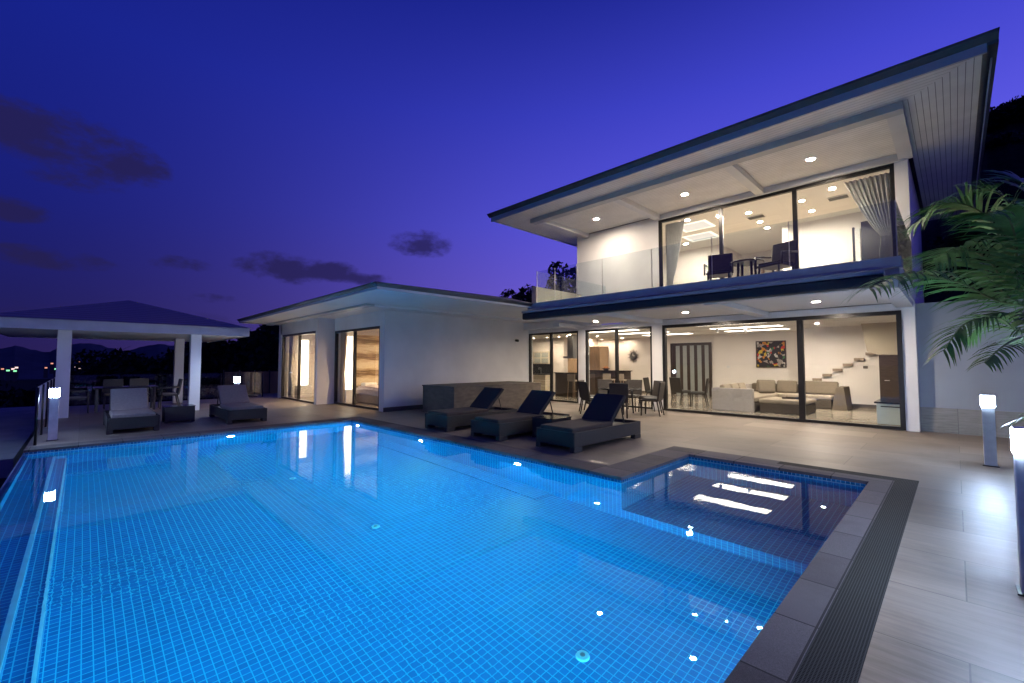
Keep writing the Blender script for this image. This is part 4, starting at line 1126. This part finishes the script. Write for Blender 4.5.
for (a, b, c) in [(0, 0, .13), (.09, 0, .11), (-.09, .02, .11), (0, .09, .11), (.02, -.09, .11)]:
    t = bmesh.new(); bmesh.ops.create_icosphere(t, subdivisions=2, radius=.055, matrix=Matrix.Translation((a, b, c)))
    for f in t.faces: f.smooth = True
    m._merge(t)
m.build('fruit', M['fruit'], bowl, local=True)
# beds
def bed(label, loc, lx, ly, rz=0):
    o = thing('bed', label, 'bed', loc, rz, 'beds in the two bedrooms')
    MB().rbox(0, -ly / 2, .02, lx, ly / 2, .30, .02).build('base', M['bedbase'], o, local=True)
    t = bmesh.new()
    bmesh.ops.create_cube(t, size=1)
    for v in t.verts: v.co = Vector(((v.co.x + .5) * (lx + .04), v.co.y * (ly + .06), (v.co.z + .5) * .36 + .24))
    bmesh.ops.bevel(t, geom=list(t.edges), offset=.08, segments=3, affect='EDGES')
    bmesh.ops.subdivide_edges(t, edges=list(t.edges), cuts=6, use_grid_fill=True)
    for v in t.verts:
        k = mnoise.noise(v.co * 6) * .03 + mnoise.noise(v.co * 14) * .012
        v.co += Vector((k, k, k * .6 if v.co.z > .3 else 0))
    for f in t.faces: f.smooth = True
    m = MB(); m._merge(t); m.build('bedspread', M['bed'], o, local=True)
    for y in (-.35, .35): MB().rbox(.05, y - .26, .58, .42, y + .26, .72, .06, 3).build('pillow', M['ring'], o, local=True)
    return o
bed('bed with pale pink cover against the striped wall of the near bedroom', (-15.70, 8.05, .012), 2.1, 1.5)
bed('bed with white cover behind the far bedroom window', (-19.75, 8.1, .012), 2.1, 1.5)['group'] = 'beds in the two bedrooms'

# curtains
def curtain(label, cx, y, z0, z1, w_top, w_tie, z_tie, w_bot, side, m, group, folds=9, depth=.05):
    """gathered curtain: anchored at edge cx on the given side (+1 opens to +x), tied at z_tie"""
    mb = MB(); nz, nx = 26, folds * 6
    th = .006
    def width(z):
        if z_tie is None: return w_top
        if z >= z_tie:
            t = (z - z_tie) / (z1 - z_tie); t = t ** .8; return w_tie + (w_top - w_tie) * t
        t = (z_tie - z) / max(1e-6, z_tie - z0); return w_tie + (w_bot - w_tie) * min(1, t * 2.2)
    for layer in (0, 1):
        rows = []
        for j in range(nz + 1):
            z = z0 + (z1 - z0) * j / nz; wd = width(z); row = []
            for i in range(nx + 1):
                u = i / nx
                yy = y + depth * math.sin(u * folds * 2 * math.pi + .3 * math.sin(z * 2)) * (.6 + .4 * wd / w_top) + layer * th
                row.append(mb.bm.verts.new((cx + side * u * wd, yy, z)))
            rows.append(row)
        for A, B in zip(rows, rows[1:]):
            for i in range(nx):
                f = mb.bm.faces.new([A[i], A[i + 1], B[i + 1], B[i]]); f.smooth = True
    mb.keep = True
    o = mb.build('curtain', m, None, label, 'curtain', group)
    return o
gcur = 'gathered curtains inside the windows'
curtain('long sheer curtain tied back at the right end of the upper window', -.92, 13.2, 3.17, 5.90, .85, .20, 4.45, .26, -1, M['curtain'], gcur)
curtain('long sheer curtain tied back at the left end of the upper window', -6.38, 13.2, 3.17, 5.90, .62, .22, 4.10, .26, 1, M['curtain'], gcur)
curtain('grey curtain at the left side of the near bedroom window', -15.70, 6.72, .03, 2.68, .42, .24, 1.1, .3, 1, M['curtain_brown'], gcur)
curtain('grey curtain at the right side of the near bedroom window', -12.48, 6.78, .03, 2.68, .30, .10, 1.0, .12, -1, M['curtain'], gcur, 5)
curtain('pale curtain at the left side of the far bedroom window', -19.6, 6.2, .03, 2.68, .45, .25, 1.0, .5, 1, M['curtain'], gcur)
curtain('pale curtain at the right side of the far bedroom window', -16.08, 6.2, .03, 2.68, .40, .12, 1.0, .15, -1, M['curtain'], gcur, 5)

# ================================================================== GLASS FENCE AT THE EDGE
def fence(label, pts, h=1.05, post='post', seg=1.6):
    o = thing('glass_fence', label, 'fence', (pts[0][0], pts[0][1], 0))
    for (a, b) in zip(pts, pts[1:]):
        A, B = Vector((*a, 0)), Vector((*b, 0)); L = (B - A).length; n = max(1, round(L / seg)); d = (B - A) / n
        for i in range(n + 1):
            p = A + d * i
            MB().cyl((p.x, p.y, 0), (p.x, p.y, h * .99), .022, n=8).build('post', M[post], o)
        for i in range(n):
            p = A + d * i + d.normalized() * .04; q = A + d * (i + 1) - d.normalized() * .04
            nrm = d.normalized().cross(Vector((0, 0, 1))) * .005
            MB().prism([p + nrm + Vector((0, 0, .06)), q + nrm + Vector((0, 0, .06)), q - nrm + Vector((0, 0, .06)), p - nrm + Vector((0, 0, .06))], (0, 0, h - .06)).build('glass_panel', M['rail_glass'], o)
    return o
fence('glass fence panels along the left edge of the terrace behind the bollard', [(-11.68, -.56), (-21.1, -.56)], post='frame')
fence('glass fence panels along the far edge of the terrace behind the pavilion', [(-21.1, -.50), (-21.1, 5.6)], post='frame')
tf = thing('timber_fence', 'brown timber fence beside the far bedroom wall', 'fence', (-22.5, 6.8, 0))
for i in range(4): MB().box(-23.2, 4.6 + i * .62, 0, -23.14, 5.2 + i * .62, 1.05).build('panel', M['timber'], tf)
for i in range(5): MB().box(-23.22, 4.55 + i * .62, 0, -23.12, 4.595 + i * .62, 1.12).build('post', M['frame'], tf)

# ================================================================== VEGETATION
def clump_crown(mb, blobs, n, leaf, rnd):
    tot = sum(b[3] ** 2 for b in blobs)
    for (bx_, by_, bz_, r, fl) in blobs:
        k = int(n * r * r / tot)
        for _ in range(k):
            while True:
                v = Vector((rnd.uniform(-1, 1), rnd.uniform(-1, 1), rnd.uniform(-1, 1)))
                if .02 < v.length < 1: break
            v = v.normalized() * (v.length ** .45)
            jit = 1 + .35 * mnoise.noise(v * 2.3 + Vector((bx_, by_, bz_)))
            c = Vector((bx_ + v.x * r * jit, by_ + v.y * r * jit, bz_ + v.z * r * fl * jit))
            s = leaf * rnd.uniform(.6, 1.5)
            a = Vector((rnd.gauss(0, 1), rnd.gauss(0, 1), rnd.gauss(0, 1))).normalized(); b = a.orthogonal().normalized()
            mb.bm.faces.new([mb.bm.verts.new(c + a * s), mb.bm.verts.new(c + b * s * .5), mb.bm.verts.new(c - a * s), mb.bm.verts.new(c - b * s * .5)])
def tree(label, x, y, z, h, r, seed, n=1500, leaf=.22, group=None, sparse=False):
    rnd = random.Random(seed)
    o = thing('tree', label, 'tree', (x, y, z), 0, group)
    tr = MB(); tr.tube([(0, 0, 0), (.1, .05, h * .35), (.05, .2, h * .7)], [.045 * h * .35 + .06, .04 + .01 * h, .03], 8)
    for k in range(4):
        a = rnd.uniform(0, 6.28); tr.tube([(.08, .05, h * .35), (math.cos(a) * r * .4, math.sin(a) * r * .4, h * .62), (math.cos(a) * r * .7, math.sin(a) * r * .7, h * .8)], [.05 + .008 * h, .04, .02], 6)
    tr.build('trunk', M['bark_dark'], o, local=True)
    blobs = [(0, 0, h * .70, r * .75, .9)]
    for k in range(9):
        a = rnd.uniform(0, 6.28); d = rnd.uniform(.35, .85) * r
        blobs.append((math.cos(a) * d, math.sin(a) * d, h * rnd.uniform(.48, .92), r * rnd.uniform(.28, .5), .8))
    m = MB(); m.keep = True; clump_crown(m, blobs, n, leaf, rnd); m.build('crown', M['leaf'], o, local=True)
    return o
def at(px, py, D):
    """ground point D metres away on the bearing of an image column, with the height seen at row py"""
    d = px_dir(px, py); k = D / math.hypot(d.x, d.y); return d.x * k, d.y * k, 1.5 + d.z * k
gt = 'dark trees beyond the terrace'
spots = [(-8, 372, 60, -14), (22, 374, 52, -14), (50, 370, 58, -14), (78, 368, 66, -14), (104, 361, 60, -14), (128, 355, 70, -12), (152, 353, 58, -10), (176, 347, 52, -8), (200, 344, 48, -6), (216, 337, 44, -4), (236, 345, 42, -4), (258, 342, 40, -3), (272, 326, 36, -3), (292, 335, 38, -3)]
desc = ['cut off by the left picture edge', 'between the left picture edge and the near pavilion column', 'just left of the near pavilion column', 'directly right of the near pavilion column', 'above the left pavilion armchair', 'in line with the pavilion table', 'above the right pavilion armchair', 'just left of the twin pavilion columns', 'between the twin pavilion columns', 'just right of the twin pavilion columns', 'behind the far lit bollard', 'above the brown timber fence', 'tallest, touching the far corner of the white wing', 'behind the far corner of the white wing']
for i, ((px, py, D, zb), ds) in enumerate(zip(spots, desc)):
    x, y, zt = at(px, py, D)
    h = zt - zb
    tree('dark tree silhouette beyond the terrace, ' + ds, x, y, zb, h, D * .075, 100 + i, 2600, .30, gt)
# trees behind wing roof and villa
for i, (px, py, D, r, lab) in enumerate([(512, 288, 34, 1.6, 'low dark tree above the wing roof, left one'), (530, 281, 32, 1.7, 'dark tree above the wing roof beside the villa parapet'), (566, 262, 30, 1.7, 'tall dark tree behind the balcony corner glass')]):
    x, y, zt = at(px, py, D)
    tree(lab, x, y, -.02, zt + .02, r * 1.25, 300 + i, 3000, .14, 'dark trees behind the house roofs')

# wooded hill at right
hp = [az_el(*p) for p in [(860, 230), (900, 225), (940, 190), (965, 140), (985, 118), (1003, 112), (1024, 104), (1080, 92), (1200, 60), (1500, 20)]]
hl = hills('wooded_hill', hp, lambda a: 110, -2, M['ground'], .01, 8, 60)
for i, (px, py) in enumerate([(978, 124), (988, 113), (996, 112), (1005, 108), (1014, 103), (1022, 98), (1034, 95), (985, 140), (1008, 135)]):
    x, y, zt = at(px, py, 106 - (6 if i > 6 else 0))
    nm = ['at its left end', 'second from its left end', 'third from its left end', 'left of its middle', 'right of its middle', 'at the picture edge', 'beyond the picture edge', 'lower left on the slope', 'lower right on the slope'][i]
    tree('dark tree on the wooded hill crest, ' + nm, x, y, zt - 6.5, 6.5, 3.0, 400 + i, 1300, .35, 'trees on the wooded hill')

for i, (x, y, h, r_, lab) in enumerate([(.6, 17.5, 2.6, 1.1, 'dark bush behind the garden wall, next to the villa corner'), (2.2, 19.0, 3.6, 1.6, 'dark tree behind the garden wall, middle one'), (4.4, 18.0, 3.6, 1.7, 'dark tree behind the garden wall, at the picture edge'), (1.0, 22.5, 3.6, 1.6, 'dark tree beyond the villa side wall, farthest one')]):
    tree(lab, x, y, 2.6, h, r_, 500 + i, 3800, .12, 'dark planting behind the garden wall')

# distant town: small houses with lit windows on the valley floor and slopes
town = [(2.5, 369, 'r', 'at the left picture edge'), (13, 369, 'w', 'second from the left picture edge'), (16.5, 367.6, 'w', 'third from the left picture edge, slightly raised'), (8, 370.5, 'g', 'lowest, near the left picture edge'), (15, 371, 'g', 'directly below the third from the left'),
        (46, 367.8, 'r', 'just left of the near bollard lamp'), (52, 363.5, 'r', 'above the near bollard lamp'), (56, 369, 'g', 'green one beside the near pavilion column'), (76, 366.5, 'w', 'just right of the near pavilion column'), (80, 362.2, 'r', 'upper left of the cluster by the near column'), (84, 363.6, 'r', 'middle of the cluster by the near column'),
        (87.5, 366.5, 'w', 'lower right of the cluster by the near column'), (80, 369, 'w', 'lowest of the cluster by the near column'), (91, 362.6, 'r', 'upper right of the cluster by the near column'), (114.7, 364, 'r', 'alone between the cluster and the twin columns')]
for i, (px, py, c, t) in enumerate(town):
    D_ = 2100
    x, y, z = at(px, py, D_)
    k = thing('town_house', 'distant lit valley house, ' + t, 'house', (x, y, z - 4), math.atan2(-x, y), 'distant lit houses across the valley')
    rt_ = 2.4 if c != 'r' else 2.0
    MB().box(-5, 0, -30, 5, 8, 7.5).build('wall', M['hill'], k, local=True)
    MB().prism([(-5.5, -.5, 7.5), (5.5, -.5, 7.5), (0, -.5, 10)], (0, 9, 0)).build('roof', M['hill'], k, local=True)
    MB().box(-rt_ * 1.5, -.3, 4 - rt_, rt_ * 1.5, -.02, 4 + rt_).build('window', M[{'r': 'e_town', 'g': 'e_town_g', 'w': 'e_town_w'}[c]], k, local=True)

# palms
def bez(p, n):
    """smooth curve through control points (Catmull-Rom)"""
    P = [Vector(q) for q in p]; P = [P[0] * 2 - P[1]] + P + [P[-1] * 2 - P[-2]]
    out = []
    segs = len(P) - 3
    for i in range(n + 1):
        t = i / n * segs; k = min(int(t), segs - 1); f = t - k
        a, b, c, d = P[k:k + 4]
        out.append(.5 * ((2 * b) + (c - a) * f + (2 * a - 5 * b + 4 * c - d) * f * f + (3 * b - a - 3 * c + d) * f ** 3))
    return out
def frond(parent, pts, leaf_len, seed, mleaf, droop=.5, n=34, wid=.03, start=.12, spread=.9):
    rnd = random.Random(seed)
    C = bez(pts, n)
    st_ = MB(); st_.tube(C, [.020 * (1 - .8 * i / n) + .003 for i in range(n + 1)], 6)
    s_o = st_.build('frond_stalk', M['rachis'], parent)
    m = MB(); m.keep = True
    for i in range(int(n * start), n + 1):
        t = i / n
        d = (C[min(i + 1, n)] - C[max(i - 1, 0)]).normalized()
        side = d.cross(Vector((0, 0, 1)));
        if side.length < .05: side = Vector((1, 0, 0))
        side.normalize(); upv = side.cross(d)
        prof = math.sin(math.pi * min(1, .20 + t * .66)) ** .7
        for s in (-1, 1):
            for half in ((0, .5) if rnd.random() < .35 else (0,)):
                base = C[i] + d * (half * (C[min(i + 1, n)] - C[i]).length)
                L = leaf_len * prof * rnd.uniform(.82, 1.1) + .05
                fw = .45 + .5 * t + rnd.uniform(-.08, .08)
                dr = (side * s * spread + d * fw + upv * rnd.uniform(.05, .35)).normalized()
                wv = dr.cross(upv).normalized() if abs(dr.dot(upv)) < .95 else d
                prev = None; p = base.copy(); K = 4; dirv = dr.copy()
                wv = (d * .8 + upv * .2 - dr * (d * .8 + upv * .2).dot(dr)).normalized()
                for k in range(K + 1):
                    w = wid * (1 - (k / K) ** 1.6) * (.55 if k == 0 else 1) + .0015
                    a, b = m.bm.verts.new(p + wv * w * .5), m.bm.verts.new(p - wv * w * .5)
                    if prev: m.bm.faces.new([prev[0], a, b, prev[1]])
                    prev = (a, b)
                    dirv = (dirv + Vector((0, 0, -1)) * droop * .14 * (1 + k * .5) * rnd.uniform(.7, 1.3)).normalized()
                    p = p + dirv * (L / K)
    m.build('frond_leaflets', mleaf, s_o)
def P3(px, py, D):
    """point on the bearing of an image position at horizontal distance D"""
    return Vector(at(px, py, D))
# large palm standing behind the wall corner planting bed
pb = thing('palm_tree', 'large dark palm with long arching fronds reaching across the villa corner', 'palm', (1.45, 11.4, .1))
crown = Vector((1.35, 11.3, 2.35))
MB().tube([(1.5, 11.45, .1), (1.45, 11.4, 1.0), (1.38, 11.32, 1.9), crown], [.15, .11, .09, .07], 12).build('trunk', M['bark'], pb)
MB().tube([crown - Vector((0, 0, .35)), crown, crown + Vector((0, 0, .35))], [.085, .10, .05], 10).build('crownshaft', M['rachis'], pb)
c0 = crown
D = 11.3
fr = [
    ([c0, P3(1003, 302, 10.8), P3(960, 283, 10.0), P3(908, 273, 9.0), P3(870, 288, 8.3)], .80, 1.0),
    ([c0, P3(1010, 285, 11.2), P3(990, 262, 11.0), P3(962, 247, 10.6), P3(935, 258, 10.2)], 1.15, 1.1),
    ([c0, P3(1012, 255, 11.3), P3(985, 215, 11.2), P3(950, 203, 11.0), P3(918, 222, 10.8)], .95, .9),
    ([c0, P3(1020, 250, 11.6), P3(1010, 205, 11.6), P3(985, 190, 11.6), P3(955, 205, 11.6)], .70, .7),
    ([c0, P3(1035, 250, 11.8), P3(1035, 200, 11.8), P3(1018, 180, 11.9), P3(990, 186, 12.0)], .7, .7),
    ([c0, P3(1040, 270, 11.8), P3(1060, 220, 11.5), P3(1075, 200, 11.5), P3(1090, 215, 11.4)], .8, .7),
    ([c0, P3(1022, 280, 11.0), P3(1016, 240, 10.6), P3(1006, 215, 10.2), P3(985, 215, 9.8)], .8, .8),
    ([c0, P3(1040, 290, 11.0), P3(1050, 255, 10.6), P3(1062, 240, 10.2), P3(1085, 250, 9.8)], .8, .8),
    ([c0, P3(1012, 300, 11.5), P3(985, 270, 12.0), P3(950, 262, 12.3), P3(915, 285, 12.5)], .7, .9),
]
for i, (pts, L, dp) in enumerate(fr): frond(pb, pts, L, 900 + i, M['leaf_palm'], dp, 34, .056)
# smaller bright palm in front
pa = thing('palm_tree', 'smaller palm with bright green drooping fronds above the lit bollards', 'palm', (1.35, 9.9, .1))
c1 = Vector((1.28, 9.75, 2.05))
MB().tube([(1.36, 9.9, .1), (1.34, 9.86, .9), c1], [.09, .07, .05], 12).build('trunk', M['bark'], pa)
for i, (pts, L, dp) in enumerate([
    ([c1, P3(1024, 332, 9.7), P3(998, 318, 9.5), P3(965, 324, 9.2), P3(944, 350, 8.9)], .58, 1.0),
    ([c1, P3(1030, 325, 9.9), P3(1010, 314, 10.1), P3(988, 318, 10.3), P3(968, 338, 10.5)], .5, .9),
    ([c1, P3(1035, 345, 9.2), P3(1022, 338, 8.6), P3(1005, 345, 8.0), P3(985, 362, 7.6)], .35, .9),
    ([c1, P3(1045, 330, 9.6), P3(1065, 320, 9.2), P3(1090, 330, 8.8), P3(1110, 350, 8.6)], .45, .9)]):
    frond(pa, pts, L, 950 + i, M['leaf_palm_bright'], dp, 30, .036)
# low shrubby palm at the bed edge
ps = thing('fan_shrub', 'small spiky green shrub behind the nearest lit bollard', 'shrub', (1.2, 8.6, .1))
for i in range(9):
    a = R(20 + i * 40); r = .55
    b0 = Vector((1.2, 8.6, .1))
    frond(ps, [b0, b0 + Vector((math.cos(a) * r * .3, math.sin(a) * r * .3, .55)), b0 + Vector((math.cos(a) * r * .8, math.sin(a) * r * .8, .78)), b0 + Vector((math.cos(a) * r * 1.3, math.sin(a) * r * 1.3, .62))], .22, 970 + i, M['leaf_palm_bright'], .7, 14, .03)
